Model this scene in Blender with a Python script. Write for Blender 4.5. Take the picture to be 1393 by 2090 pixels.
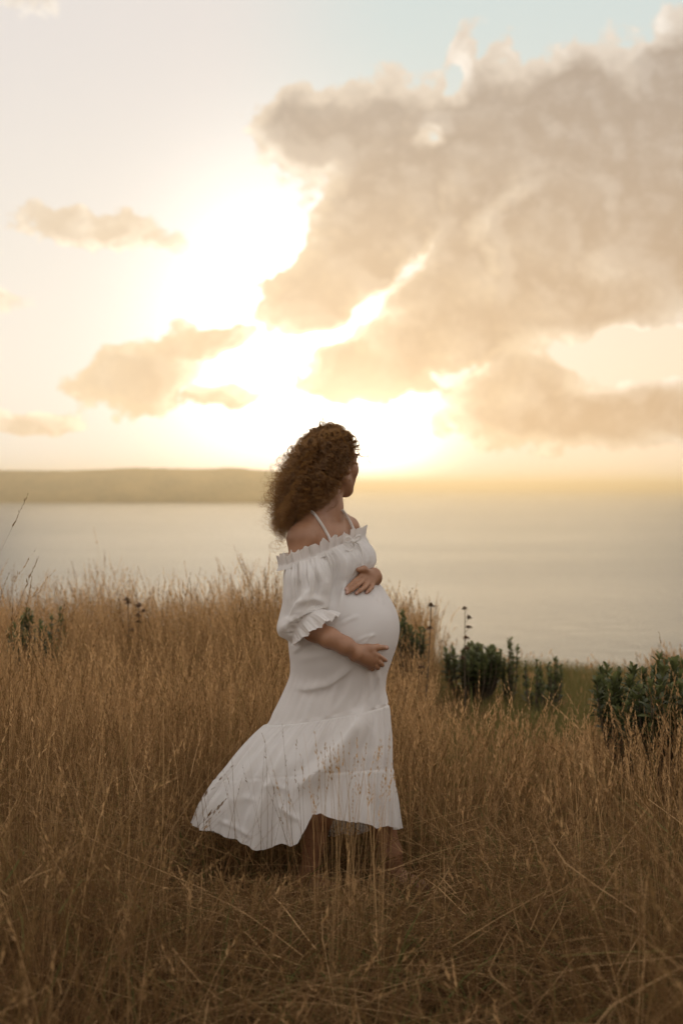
import bpy, math, random
import numpy as np

for o in list(bpy.data.objects):
    bpy.data.objects.remove(o)
sc = bpy.context.scene
COL = sc.collection
rng = np.random.default_rng(7)
random.seed(7)
R = math.radians

# ------------------------------------------------------------------ camera
FPX = 2903.0            # focal length in photograph pixels (50 mm on 36 mm high)
EYE = 1.44
HY = 993.0              # horizon row
CX = 696.5
cam_d = bpy.data.cameras.new('camera')
cam_d.sensor_fit = 'VERTICAL'
cam_d.sensor_height = 36.0
cam_d.sensor_width = 24.0
cam_d.lens = 50.0
cam_d.shift_y = (HY - 1045.0) / 2090.0
cam_d.clip_start = 0.05
cam_d.clip_end = 90000.0
cam_d.dof.use_dof = True
cam_d.dof.focus_distance = 4.92
cam_d.dof.aperture_fstop = 2.8
cam = bpy.data.objects.new('camera', cam_d)
COL.objects.link(cam)
cam.location = (0, 0, EYE)
cam.rotation_euler = (R(90), 0, 0)
sc.camera = cam


def P(px, py, Y=5.0):
    """photograph pixel at depth Y -> world point"""
    return ((px - CX) * Y / FPX, Y, EYE - (py - HY) * Y / FPX)


# ------------------------------------------------------------------ render settings
sc.render.engine = 'CYCLES'
cy = sc.cycles
cy.use_denoising = True
cy.max_bounces = 6
cy.diffuse_bounces = 3
cy.glossy_bounces = 3
cy.transmission_bounces = 3
cy.volume_bounces = 0
cy.transparent_max_bounces = 6
cy.sample_clamp_indirect = 6.0
cy.caustics_reflective = False
cy.caustics_refractive = False
sc.view_settings.view_transform = 'Standard'
sc.view_settings.look = 'None'
sc.view_settings.exposure = 0.0
sc.view_settings.gamma = 1.0

# ------------------------------------------------------------------ node helpers
class V:
    """a socket with arithmetic"""
    nt = None
    def __init__(s, sock): s.s = sock
    @staticmethod
    def m(op, *a, clamp=False):
        n = V.nt.nodes.new('ShaderNodeMath'); n.operation = op; n.use_clamp = clamp
        for i, x in enumerate(a):
            if isinstance(x, V): V.nt.links.new(x.s, n.inputs[i])
            else: n.inputs[i].default_value = float(x)
        return V(n.outputs[0])
    def __add__(s, o): return V.m('ADD', s, o)
    __radd__ = __add__
    def __sub__(s, o): return V.m('SUBTRACT', s, o)
    def __rsub__(s, o): return V.m('SUBTRACT', o, s)
    def __mul__(s, o): return V.m('MULTIPLY', s, o)
    __rmul__ = __mul__
    def __truediv__(s, o): return V.m('DIVIDE', s, o)


def vmath(op, *a):
    n = V.nt.nodes.new('ShaderNodeVectorMath'); n.operation = op
    for i, x in enumerate(a):
        if isinstance(x, V): V.nt.links.new(x.s, n.inputs[i])
        elif isinstance(x, (int, float)): n.inputs[3].default_value = x
        else: n.inputs[i].default_value = x
    return V(n.outputs['Value'] if op in ('LENGTH', 'DOT_PRODUCT', 'DISTANCE') else n.outputs[0])


def smooth(x, a, b, lo=0.0, hi=1.0, typ='SMOOTHSTEP'):
    n = V.nt.nodes.new('ShaderNodeMapRange'); n.interpolation_type = typ
    V.nt.links.new(x.s, n.inputs[0])
    for i, v in enumerate((a, b, lo, hi)): n.inputs[i + 1].default_value = v
    return V(n.outputs[0])


def noise(vec, scale, detail=4, rough=0.5, out='Fac', dist=0.0, dims='3D', lac=2.0):
    n = V.nt.nodes.new('ShaderNodeTexNoise'); n.noise_dimensions = dims
    if vec is not None: V.nt.links.new(vec.s, n.inputs['Vector'])
    n.inputs['Scale'].default_value = scale; n.inputs['Detail'].default_value = detail
    n.inputs['Roughness'].default_value = rough; n.inputs['Distortion'].default_value = dist
    n.inputs['Lacunarity'].default_value = lac
    return V(n.outputs[out])


def mixc(f, a, b, mode='MIX'):
    n = V.nt.nodes.new('ShaderNodeMix'); n.data_type = 'RGBA'; n.blend_type = mode
    for i, x in ((0, f), (6, a), (7, b)):
        if isinstance(x, V): V.nt.links.new(x.s, n.inputs[i])
        elif isinstance(x, (int, float)): n.inputs[i].default_value = x
        else: n.inputs[i].default_value = (*x, 1.0)
    return V(n.outputs[2])


def comb(x, y, z=0.0):
    n = V.nt.nodes.new('ShaderNodeCombineXYZ')
    for i, v in enumerate((x, y, z)):
        if isinstance(v, V): V.nt.links.new(v.s, n.inputs[i])
        else: n.inputs[i].default_value = v
    return V(n.outputs[0])


def sep(v):
    n = V.nt.nodes.new('ShaderNodeSeparateXYZ'); V.nt.links.new(v.s, n.inputs[0])
    return V(n.outputs[0]), V(n.outputs[1]), V(n.outputs[2])


def gauss(d2, k):
    """exp(-d2/k)"""
    return V.m('EXPONENT', d2 * (-1.0 / k))


# ------------------------------------------------------------------ world: sky with clouds, by direction
SUN_AZ, SUN_EL = 0.9, 2.3      # degrees right of +Y, above horizon
w = bpy.data.worlds.new('World'); sc.world = w
w.use_nodes = True
nt = w.node_tree; V.nt = nt
nt.nodes.clear()
tc = nt.nodes.new('ShaderNodeTexCoord')
dirv = vmath('NORMALIZE', V(tc.outputs['Generated']))
dx, dy, dz = sep(dirv)
az = V.m('ARCTAN2', dx, dy) * 57.2958
el = V.m('ARCSINE', dz) * 57.2958
p0 = comb(az, el)

def D2(px, py): return ((px - CX) / 50.67, (HY - py) / 50.67)

blobs = [  # px, py, rx, ry, rot, weight
    (640, 285, 120, 80, 0, 1), (800, 330, 180, 135, 0, 1), (985, 300, 150, 140, 0, 1), (1180, 290, 220, 150, 0, 1.05),
    (1375, 225, 125, 120, 30, 1.05), (1330, 430, 190, 230, 0, 1.1), (1060, 470, 260, 180, 0, .98), (790, 440, 150, 120, 0, 1),
    (640, 605, 105, 72, 20, .95), (750, 545, 130, 95, 0, .95), (960, 610, 240, 110, 0, .85), (1160, 620, 270, 80, 0, .9),
    (720, 755, 135, 62, 0, .85), (890, 700, 220, 88, 8, .85), (1060, 790, 150, 85, 0, .8), (1190, 852, 270, 66, 0, 1.0),
    (1390, 835, 190, 62, 0, 1.0), (285, 770, 135, 72, 8, .8), (425, 692, 110, 36, 12, .75), (450, 812, 100, 30, 0, .6),
    (190, 478, 200, 36, -3, .56), (-10, 620, 90, 34, 0, .55), (40, 862, 170, 30, 0, .55),
    (30, 40, 120, 60, 0, .40), (935, 150, 40, 75, -25, .55), (1030, 150, 60, 40, 0, .6), (960, 775, 60, 40, 0, .6),
]
holes = [
    (868, 292, 34, 26, 0, .55), (770, 612, 150, 13, 45, .55), (1010, 440, 80, 20, 35, .34),
    (1290, 705, 170, 22, 8, .9), (990, 540, 26, 70, 0, .28), (640, 700, 60, 24, 20, .75), (560, 745, 60, 40, 0, .5),
    (930, 760, 70, 16, 0, .35), (1180, 545, 90, 30, 10, .12), (925, 205, 28, 40, 0, .4),
]
bx = lambda l: l

def ell(p, b):
    u, v = D2(b[0], b[1])
    n = nt.nodes.new('ShaderNodeMapping'); n.vector_type = 'TEXTURE'
    nt.links.new(p.s, n.inputs[0])
    n.inputs[1].default_value = (u, v, 0)
    n.inputs[2].default_value = (0, 0, R(b[4]))
    n.inputs[3].default_value = (b[2] / 50.67, b[3] / 50.67, 1)
    return vmath('LENGTH', V(n.outputs[0]))

def density(p):
    wn = noise(p, 0.45, 3, 0.55, 'Color')
    wv = vmath('SUBTRACT', wn, (.5, .5, .5))
    wv = vmath('MULTIPLY', wv, (2.6, 2.0, 0))
    q = vmath('ADD', p, wv)
    acc = None
    for b in blobs:
        c = smooth(ell(q, b), 0.55, 1.45, b[5], 0.0, 'LINEAR')
        acc = c if acc is None else V.m('SMOOTH_MAX', acc, c, 0.12)
    for b in holes:
        acc = acc - smooth(ell(q, b), 0.2, 1.6, b[5], 0.0)
    # the rest of the sky, outside the photographed part
    far = smooth(V.m('MAXIMUM', V.m('ABSOLUTE', az), el), 17, 30, 0, 0.50)
    acc = V.m('MAXIMUM', acc, far)
    n1 = noise(vmath('MULTIPLY', p, (1, 1.15, 1)), 0.60, 7, 0.53)
    n2 = noise(vmath('MULTIPLY', p, (1, 1.2, 1)), 2.1, 5, 0.6)
    return acc + (n1 - 0.5) * 1.05 + (n2 - 0.5) * 0.22

SUNP = (SUN_AZ, SUN_EL, 0)
todir = vmath('NORMALIZE', vmath('SUBTRACT', (-1.6, 5.5, 0), p0))
step = nt.nodes.new('ShaderNodeVectorMath'); step.operation = 'SCALE'
nt.links.new(todir.s, step.inputs[0]); step.inputs[3].default_value = 0.55
p1 = vmath('ADD', p0, V(step.outputs[0]))
Da = density(p0); Db = density(p1)
alpha = smooth(Da, 0.29, 0.47)
thick = smooth(Da, 0.34, 1.05)
lit = smooth(Da - Db, -0.12, 0.28)

def d2to(c, sx, sy):
    q = vmath('SUBTRACT', p0, (c[0], c[1], 0)); q = vmath('MULTIPLY', q, (1 / sx, 1 / sy, 0))
    return vmath('DOT_PRODUCT', q, q)
g_core = gauss(d2to(SUNP, 1, 0.75), 7.0)        # tight glow on the sun
g_mid = gauss(d2to((-2.6, 5.4), 1.0, 1.35), 17.0)
g_wide = gauss(d2to((-2.0, 3.0), 1.5, 1.0), 95.0)
side = smooth(az, -6, 3)                      # pink left, blue right
up = smooth(el, 2, 19)
sky_hi = mixc(side, (0.86, 0.80, 0.755), (0.70, 0.78, 0.755))
sky_lo = mixc(smooth(az, -12, 12), (0.97, 0.89, 0.77), (1.08, 0.85, 0.60))
sky = mixc(up, sky_lo, sky_hi)
sky = mixc(gauss(d2to((0, 0.0), 3.0, 1), 6.0) * 0.65, sky, (1.18, 0.90, 0.58))
sky = mixc(g_wide * 0.6, sky, (1.18, 1.11, 1.0))
sky = mixc(g_mid * 0.95, sky, (2.1, 2.04, 1.92))
sky = mixc(V.m('MINIMUM', g_core * 1.3, 1.0), sky, (3.0, 2.8, 2.35))
# clouds
dark = mixc(smooth(el, 3, 17), (0.74, 0.50, 0.30), (0.50, 0.42, 0.35))
dark = mixc(smooth(az, -5, 9) * 0.45, dark, (0.47, 0.355, 0.26))
dark = mixc(smooth(az, -4, -10), dark, (0.74, 0.58, 0.42))
thin = mixc(g_wide, (0.84, 0.74, 0.63), (1.05, 0.80, 0.50))
body = mixc(thick, thin, dark)
body = mixc(g_wide * 0.35, body, (0.98, 0.76, 0.50))
body = mixc(g_mid * 0.35, body, (1.2, 0.95, 0.66))
body = mixc(g_core * 0.5, body, (2.2, 1.8, 1.25))
rim = mixc(g_wide, (1.02, 0.94, 0.84), (1.5, 1.25, 0.9))
cl = mixc(lit * (1.0 - smooth(Da, 0.40, 0.85) * 0.80), body, rim)
def bgn(c, k=1.0):
    n = nt.nodes.new('ShaderNodeBackground'); n.inputs[1].default_value = k
    if isinstance(c, V): nt.links.new(c.s, n.inputs[0])
    else: n.inputs[0].default_value = (*c, 1)
    return n
def mixs(f, a, b):
    n = nt.nodes.new('ShaderNodeMixShader'); nt.links.new(f.s, n.inputs[0])
    nt.links.new(a.outputs[0], n.inputs[1]); nt.links.new(b.outputs[0], n.inputs[2]); return n
SKY_K = 0.93
full = mixs(alpha, bgn(sky, SKY_K), bgn(cl, SKY_K))
# behind and beside the camera: unseen sky, raised to fill the dress and grass
back = mixs(smooth(el, 0, 70), bgn((0.95, 0.85, 0.78)), bgn((0.84, 0.83, 0.82)))
full = mixs(smooth(V.m('ARCTAN2', V.m('SQRT', dx * dx + dz * dz), dy) * 57.2958, 24, 75), full, back)
skyn = nt.nodes.new('ShaderNodeTexSky'); skyn.sky_type = 'NISHITA'; skyn.sun_disc = False
skyn.sun_elevation = R(SUN_EL); skyn.sun_rotation = R(SUN_AZ); skyn.dust_density = 2.0; skyn.altitude = 40
bg1 = mixs(smooth(V.m('ARCTAN2', V.m('SQRT', dx * dx + dz * dz), dy) * 57.2958, 24, 75), bgn(V(skyn.outputs[0]), 0.003), bgn(V(skyn.outputs[0]), 0.05))
ad = nt.nodes.new('ShaderNodeAddShader'); nt.links.new(bg1.outputs[0], ad.inputs[0]); nt.links.new(full.outputs[0], ad.inputs[1])
wo = nt.nodes.new('ShaderNodeOutputWorld'); nt.links.new(ad.outputs[0], wo.inputs[0])
w.cycles.sampling_method = 'MANUAL'; w.cycles.sample_map_resolution = 1024

# ------------------------------------------------------------------ sun
sd = bpy.data.lights.new('sun', 'SUN'); sd.energy = 0.55; sd.angle = R(28); sd.color = (1.0, 0.78, 0.50)
sun = bpy.data.objects.new('sun', sd); COL.objects.link(sun)
sun.rotation_euler = (R(90 - SUN_EL), 0, R(180 - SUN_AZ))   # shines from +Y, just above the horizon

# ------------------------------------------------------------------ material / mesh helpers
def new_mat(name):
    m = bpy.data.materials.new(name); m.use_nodes = True
    V.nt = m.node_tree; m.node_tree.nodes.clear()
    return m

def outn(m, sh, disp=None):
    o = m.node_tree.nodes.new('ShaderNodeOutputMaterial'); m.node_tree.links.new(sh, o.inputs['Surface'])

def setin(n, name, v):
    if isinstance(v, V): V.nt.links.new(v.s, n.inputs[name])
    elif isinstance(v, tuple): n.inputs[name].default_value = (*v, 1.0) if len(v) == 3 else v
    else: n.inputs[name].default_value = v

def principled(**k):
    n = V.nt.nodes.new('ShaderNodeBsdfPrincipled')
    for a, v in k.items(): setin(n, a.replace('_', ' '), v)
    return n

def bump(h, strength=0.3, dist=0.01):
    n = V.nt.nodes.new('ShaderNodeBump'); n.inputs['Strength'].default_value = strength; n.inputs['Distance'].default_value = dist
    V.nt.links.new(h.s, n.inputs['Height']); return V(n.outputs[0])

def attr(name, out='Fac'):
    n = V.nt.nodes.new('ShaderNodeAttribute'); n.attribute_name = name; return V(n.outputs[out])

def objco():
    n = V.nt.nodes.new('ShaderNodeTexCoord'); return V(n.outputs['Object'])

def add_mesh(name, verts, faces, mat, parent=None, smooth_=True, attrs=None, loc=None):
    """verts (n,3), faces: (m,3) or (m,4) array or list of such arrays"""
    verts = np.asarray(verts, dtype=np.float32)
    fl = faces if isinstance(faces, list) else [faces]
    fl = [np.asarray(f, dtype=np.int32) for f in fl if len(f)]
    me = bpy.data.meshes.new(name)
    me.vertices.add(len(verts)); me.vertices.foreach_set('co', verts.ravel())
    nl = sum(f.size for f in fl); npoly = sum(len(f) for f in fl)
    me.loops.add(nl); me.polygons.add(npoly)
    me.loops.foreach_set('vertex_index', np.concatenate([f.ravel() for f in fl]))
    tot = np.concatenate([np.full(len(f), f.shape[1], dtype=np.int32) for f in fl])
    st = np.concatenate([[0], np.cumsum(tot)[:-1]]).astype(np.int32)
    me.polygons.foreach_set('loop_start', st)
    me.polygons.foreach_set('use_smooth', np.full(npoly, smooth_))
    for an, av in (attrs or {}).items():
        a = me.attributes.new(an, 'FLOAT', 'POINT'); a.data.foreach_set('value', np.asarray(av, dtype=np.float32))
    me.update(calc_edges=True)
    me.materials.append(mat)
    o = bpy.data.objects.new(name, me); COL.objects.link(o)
    if parent is not None: o.parent = parent
    if loc is not None: o.location = loc
    return o

def tag(o, label=None, cat=None, group=None, kind=None):
    for k, v in (('label', label), ('category', cat), ('group', group), ('kind', kind)):
        if v: o[k] = v
    return o

def grid_faces(n, m, wrap=False, off=0):
    """n rows, m columns"""
    i = np.arange(n - 1)[:, None]; j = np.arange(m if wrap else m - 1)[None, :]
    j2 = (j + 1) % m
    a = i * m + j; b = i * m + j2; c = (i + 1) * m + j2; d = (i + 1) * m + j
    return np.stack([a, b, c, d], -1).reshape(-1, 4) + off

def vnoise(x, y, seed=0, octaves=4, freq=1.0):
    """cheap smooth value noise"""
    r = np.random.default_rng(seed); tab = r.random((256, 256)); out = 0; amp = 1; tot = 0
    for o in range(octaves):
        xx = np.asarray(x) * freq + 37.7 * o; yy = np.asarray(y) * freq + 91.3 * o
        xi = np.floor(xx).astype(int); yi = np.floor(yy).astype(int); fx = xx - xi; fy = yy - yi
        fx = fx * fx * (3 - 2 * fx); fy = fy * fy * (3 - 2 * fy)
        g = lambda a, b: tab[a & 255, b & 255]
        out = out + amp * ((g(xi, yi) * (1 - fx) + g(xi + 1, yi) * fx) * (1 - fy) + (g(xi, yi + 1) * (1 - fx) + g(xi + 1, yi + 1) * fx) * fy)
        tot += amp; amp *= 0.5; freq *= 2.1
    return out / tot

# ------------------------------------------------------------------ terrain
SEA = -40.0
def edge_y(x):
    """where the field ends and the ground drops to the sea"""
    return 10.6 + 0.4 * np.sin(x * 0.8 + 1.0) + 0.25 * np.sin(x * 2.1)

def ground_z(x, y):
    x = np.asarray(x, float); y = np.asarray(y, float)
    z = 0.05 * (vnoise(x, y, 3, 3, 0.9) - 0.5) + 0.00 * y
    z = z + 0.04 * np.exp(-((x + 1.6) / 1.6) ** 2) * np.clip((y - 5.5) / 4, 0, 1)      # a low rise to the left
    d = np.clip(y - edge_y(x), 0, None)
    drop = 0.16 * d ** 1.5
    drop = np.where(d > 8, 0.16 * 8 ** 1.5 + (d - 8) * 0.62, drop)
    rough = 1.5 * (vnoise(x, y, 5, 4, 0.15) - 0.5) * np.clip(d / 15, 0, 1)
    return np.maximum(z - drop + rough, SEA - 3.0)

gm = new_mat('dry_soil')
oc = objco()
n1 = noise(oc, 3.0, 6, 0.6); n2 = noise(oc, 40.0, 4, 0.6)
c = mixc(smooth(n1, .4, .62), (0.035, 0.022, 0.013), (0.040, 0.036, 0.016))
c = mixc(smooth(n2, .45, .7), c, (0.12, 0.080, 0.040))
pb = principled(Base_Color=c, Roughness=0.95, Normal=bump(n2, 0.8, 0.03))
pb.inputs['Specular IOR Level'].default_value = 0.1
outn(gm, pb.outputs[0])
# one sheet: fine near the camera, coarse far away, down under the sea
def axis_pts(a, b, fine_a, fine_b, step):
    f = list(np.arange(fine_a, fine_b + 1e-6, step))
    lo = []; x = fine_a; s = step
    while x > a: s *= 1.18; x -= s; lo.append(max(x, a))
    hi = []; x = f[-1]; s = step
    while x < b: s *= 1.18; x += s; hi.append(min(x, b))
    return np.array(lo[::-1] + f + hi)
gx = axis_pts(-700, 700, -6, 6, 0.09); gy = axis_pts(-500, 160, 0, 13, 0.09)
GX, GY = np.meshgrid(gx, gy)
ground = add_mesh('ground', np.stack([GX, GY, ground_z(GX, GY)], -1).reshape(-1, 3), grid_faces(len(gy), len(gx)), gm)
tag(ground, kind='structure', label='dry soil of the clifftop field under the grass')

# ------------------------------------------------------------------ sea
sm = new_mat('sea_water')
oc = objco()
s1 = noise(vmath('MULTIPLY', oc, (0.7, 1.0, 1)), 0.10, 8, 0.68)
s2 = noise(vmath('MULTIPLY', oc, (0.5, 1.0, 1)), 0.9, 5, 0.6)
s3 = noise(vmath('MULTIPLY', oc, (0.22, 1.0, 1)), 0.010, 4, 0.55)
h = s1 * 1.0 + s2 * 0.12
pb = principled(Base_Color=mixc(smooth(s3, .35, .65), (0.060, 0.070, 0.078), (0.072, 0.082, 0.088)), Roughness=smooth(s3, .35, .65, 0.30, .33), IOR=1.33, Normal=bump(h, 0.9, 4.0))
outn(sm, pb.outputs[0])
ys = np.concatenate([np.linspace(30, 300, 4), np.geomspace(400, 60000, 26)])
xs = np.concatenate([-np.geomspace(60000, 50, 16), np.geomspace(50, 60000, 16)])
SX, SY = np.meshgrid(xs, ys)
sea = add_mesh('sea', np.stack([SX, SY, np.full_like(SX, SEA)], -1).reshape(-1, 3), grid_faces(len(ys), len(xs)), sm)
tag(sea, kind='structure', label='calm sea glowing under the low sun')

# ------------------------------------------------------------------ headland
hm = new_mat('headland_scrub')
oc = objco()
n1 = noise(oc, 0.012, 8, 0.65); n2 = noise(oc, 0.08, 5, 0.6)
c = mixc(smooth(n1, .35, .65), (0.075, 0.060, 0.026), (0.20, 0.140, 0.060))
c = mixc(smooth(n2, .5, .75), c, (0.26, 0.19, 0.10))
pb = principled(Base_Color=c, Roughness=0.95, Normal=bump(n2, 0.8, 4.0)); outn(hm, pb.outputs[0])
HD = 3650.0     # distance of its shore
hx = np.linspace(-1700, 40, 240); hy = np.concatenate([np.linspace(HD - 60, HD + 220, 60), np.linspace(HD + 240, HD + 900, 20)])
HX, HYY = np.meshgrid(hx, hy)
def ridge(px):
    """top edge of the headland in the photograph rows, by column"""
    return np.interp(px, [-900, -300, 0, 120, 200, 260, 330, 420, 440, 470, 500, 560, 600, 640, 670], [950, 965, 960, 960, 958, 954, 957, 957, 955, 956, 959, 963, 974, 1000, 1034])
pxh = HX / HD * FPX + CX
wtop = EYE + (HY - ridge(pxh)) * (HD + 180) / FPX
d = HYY - HD
prof = np.clip(d / 190.0, 0, 1) ** 0.6
back_ = 1 - np.clip((d - 230) / 650, 0, 1) ** 1.5
zz = SEA - 4 + (wtop - SEA + 4) * prof * back_ + 9 * (vnoise(HX, HYY, 9, 5, 0.012) - 0.5) * prof + 3 * (vnoise(HX, HYY, 10, 3, 0.08) - .5) * prof
zz = np.where(d < 0, SEA - 5, zz)
headland = add_mesh('headland', np.stack([HX, HYY, zz], -1).reshape(-1, 3), grid_faces(len(hy), len(hx)), hm)
tag(headland, kind='structure', label='long low headland across the bay washed in golden light')
# ================================================================== the woman
def lerp(a, b, t): return a + (b - a) * t

def surface_nets(F, org, h):
    """quads of the zero level of F (negative inside), vectorised"""
    nx, ny, nz = F.shape
    S = F < 0
    cnt = np.zeros((nx - 1, ny - 1, nz - 1), np.int8)
    for a in (0, 1):
        for b in (0, 1):
            for c in (0, 1):
                cnt += S[a:nx - 1 + a, b:ny - 1 + b, c:nz - 1 + c]
    act = (cnt > 0) & (cnt < 8)
    I = np.argwhere(act)
    idx = np.full(act.shape, -1, np.int32); idx[act] = np.arange(len(I), dtype=np.int32)
    acc = np.zeros((len(I), 3)); n = np.zeros(len(I))
    corners = [(a, b, c) for a in (0, 1) for b in (0, 1) for c in (0, 1)]
    for c0 in corners:
        for ax in range(3):
            if c0[ax]: continue
            c1 = list(c0); c1[ax] = 1
            f0 = F[I[:, 0] + c0[0], I[:, 1] + c0[1], I[:, 2] + c0[2]]; f1 = F[I[:, 0] + c1[0], I[:, 1] + c1[1], I[:, 2] + c1[2]]
            m = (f0 < 0) != (f1 < 0)
            t = np.where(m, f0 / np.where(f0 == f1, 1, f0 - f1), 0)
            p = np.tile(np.array(c0, float), (len(I), 1)); p[:, ax] += t
            acc += p * m[:, None]; n += m
    Vv = (I + acc / n[:, None]) * h + org
    Q = []
    for ax in range(3):
        sl0 = [slice(None)] * 3; sl1 = [slice(None)] * 3; sl0[ax] = slice(0, -1); sl1[ax] = slice(1, None)
        a = S[tuple(sl0)]; b = S[tuple(sl1)]
        E = np.argwhere(a != b); inside0 = a[E[:, 0], E[:, 1], E[:, 2]]
        u, v = [(1, 2), (2, 0), (0, 1)][ax]
        ok = (E[:, u] > 0) & (E[:, v] > 0) & (E[:, u] < F.shape[u] - 1) & (E[:, v] < F.shape[v] - 1)
        E = E[ok]; inside0 = inside0[ok]
        def g(du, dv):
            q = E.copy(); q[:, u] -= du; q[:, v] -= dv
            return idx[q[:, 0], q[:, 1], q[:, 2]]
        q = np.stack([g(1, 1), g(0, 1), g(0, 0), g(1, 0)], 1)
        q[~inside0] = q[~inside0][:, ::-1]
        Q.append(q)
    Q = np.concatenate(Q)
    return Vv, Q[(Q >= 0).all(1)]

class Field:
    def __init__(s, lo, hi, h):
        s.lo = np.array(lo, float); s.h = h
        s.n = np.ceil((np.array(hi) - s.lo) / h).astype(int) + 1
        s.F = np.full(s.n, 0.15, np.float32)
        s.ax = [s.lo[i] + h * np.arange(s.n[i]) for i in range(3)]
    def box(s, lo, hi, m):
        a = np.clip(np.floor((np.array(lo) - m - s.lo) / s.h).astype(int), 0, s.n)
        b = np.clip(np.ceil((np.array(hi) + m - s.lo) / s.h).astype(int) + 1, 0, s.n)
        sl = tuple(slice(a[i], b[i]) for i in range(3))
        X, Y, Z = np.meshgrid(s.ax[0][sl[0]], s.ax[1][sl[1]], s.ax[2][sl[2]], indexing='ij', sparse=True)
        return sl, X, Y, Z
    def put(s, sl, d, k):
        f = s.F[sl]
        hh = np.clip(k - np.abs(f - d), 0, None) / k
        s.F[sl] = np.minimum(f, d) - hh * hh * k * 0.25
    def cut(s, sl, d, k):
        f = s.F[sl]; d = -d
        hh = np.clip(k - np.abs(f - d), 0, None) / k
        s.F[sl] = np.maximum(f, d) + hh * hh * k * 0.25
    def cone(s, a, b, ra, rb, k=0.02, flat=None):
        """tapered limb; flat=(dir, factor) squashes it along dir"""
        a = np.array(a, float); b = np.array(b, float); r = max(ra, rb)
        sl, X, Y, Z = s.box(np.minimum(a, b) - r, np.maximum(a, b) + r, k + 0.02)
        ab = b - a; L2 = ab @ ab
        px, py, pz = X - a[0], Y - a[1], Z - a[2]
        t = np.clip((px * ab[0] + py * ab[1] + pz * ab[2]) / L2, 0, 1)
        qx, qy, qz = px - t * ab[0], py - t * ab[1], pz - t * ab[2]
        if flat is not None:
            dr = np.array(flat[0], float); dr /= np.linalg.norm(dr)
            w_ = qx * dr[0] + qy * dr[1] + qz * dr[2]; e = 1 / flat[1]
            d2 = qx * qx + qy * qy + qz * qz + w_ * w_ * (e * e - 1)
        else: d2 = qx * qx + qy * qy + qz * qz
        s.put(sl, np.sqrt(d2) - (ra + (rb - ra) * t), k)
    def ell(s, c, r, axes=None, k=0.03, cut=False):
        c = np.array(c, float); r = np.array(r, float)
        A = np.eye(3) if axes is None else np.array(axes, float)
        R_ = r.max()
        sl, X, Y, Z = s.box(c - R_, c + R_, k + 0.02)
        q = [(X - c[0]) * A[i][0] + (Y - c[1]) * A[i][1] + (Z - c[2]) * A[i][2] for i in range(3)]
        k0 = np.sqrt(sum((q[i] / r[i]) ** 2 for i in range(3))) + 1e-9
        k1 = np.sqrt(sum((q[i] / r[i] ** 2) ** 2 for i in range(3))) + 1e-9
        d = k0 * (k0 - 1) / k1
        (s.cut if cut else s.put)(sl, d, k)
    def chain(s, pts, rad, k=0.012, flat=None):
        for i in range(len(pts) - 1): s.cone(pts[i], pts[i + 1], rad[i], rad[i + 1], k, flat)

def PP(*a): return np.array(P(*a))
def nrm(v): v = np.array(v, float); return v / np.linalg.norm(v)


# ------------------------------------------------------------------ the dress, as a loft of rings
def crom(tab, t):
    """Catmull-Rom through rows of tab at float positions t"""
    tab = np.array(tab, float); n = len(tab)
    i = np.clip(np.floor(t).astype(int), 0, n - 2); f = (t - i)[:, None]
    g = lambda k: tab[np.clip(i + k, 0, n - 1)]
    p0_, p1_, p2_, p3_ = g(-1), g(0), g(1), g(2)
    return 0.5 * (2 * p1_ + (p2_ - p0_) * f + (2 * p0_ - 5 * p1_ + 4 * p2_ - p3_) * f ** 2 + (3 * p1_ - p0_ - 3 * p2_ + p3_) * f ** 3)

def loft(tab, t, th, hem=None, hem_from=None):
    """rows: Lx Ly Rx Ry Yc B ay nx ny (near offset in px)"""
    q = crom(tab, t)
    Lx, Ly, Rx, Ry, Yc, B_, ay, nx_, ny_ = [q[:, k][:, None] for k in range(9)]
    c, s_ = np.cos(th)[None, :], np.sin(th)[None, :]      # s_>0 : near side
    pxv = (Lx + Rx) / 2 + (Rx - Lx) / 2 * c + nx_ * s_
    pyv = (Ly + Ry) / 2 + (Ry - Ly) / 2 * c + ny_ * s_
    Yv = Yc - B_ * s_ + ay * c
    if hem is not None:
        u = np.clip((t - hem_from) / (len(tab) - 1 - hem_from), 0, 1)[:, None]
        pyv = pyv + (hem(pxv, s_) - pyv[-1:]) * u
    k = Yv / FPX
    return np.stack([(pxv - CX) * k, Yv, EYE - (pyv - HY) * k], -1)

def normals(G, wrap=True):
    du = (np.roll(G, -1, 1) - np.roll(G, 1, 1)) if wrap else np.gradient(G, axis=1)
    dv = np.gradient(G, axis=0)
    n = np.cross(dv, du); return n / (np.linalg.norm(n, axis=-1, keepdims=True) + 1e-9)

def to_px(G): return CX + G[..., 0] * FPX / G[..., 1], HY + (EYE - G[..., 2]) * FPX / G[..., 1]

def seg_dist(px, py, pts):
    best = np.full(px.shape, 1e9); al = np.zeros(px.shape); sd_ = np.zeros(px.shape)
    L = 0; tot = sum(math.dist(pts[i], pts[i + 1]) for i in range(len(pts) - 1))
    for i in range(len(pts) - 1):
        ax_, ay_ = pts[i]; bx_, by_ = pts[i + 1]; ux, uy = bx_ - ax_, by_ - ay_; l2 = ux * ux + uy * uy
        t = np.clip(((px - ax_) * ux + (py - ay_) * uy) / l2, 0, 1)
        d = np.hypot(px - ax_ - t * ux, py - ay_ - t * uy); m = d < best
        best = np.where(m, d, best); al = np.where(m, (L + t * l2 ** .5) / tot, al)
        sd_ = np.where(m, np.sign((px - ax_) * uy - (py - ay_) * ux), sd_); L += l2 ** .5
    return best, al, sd_

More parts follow.
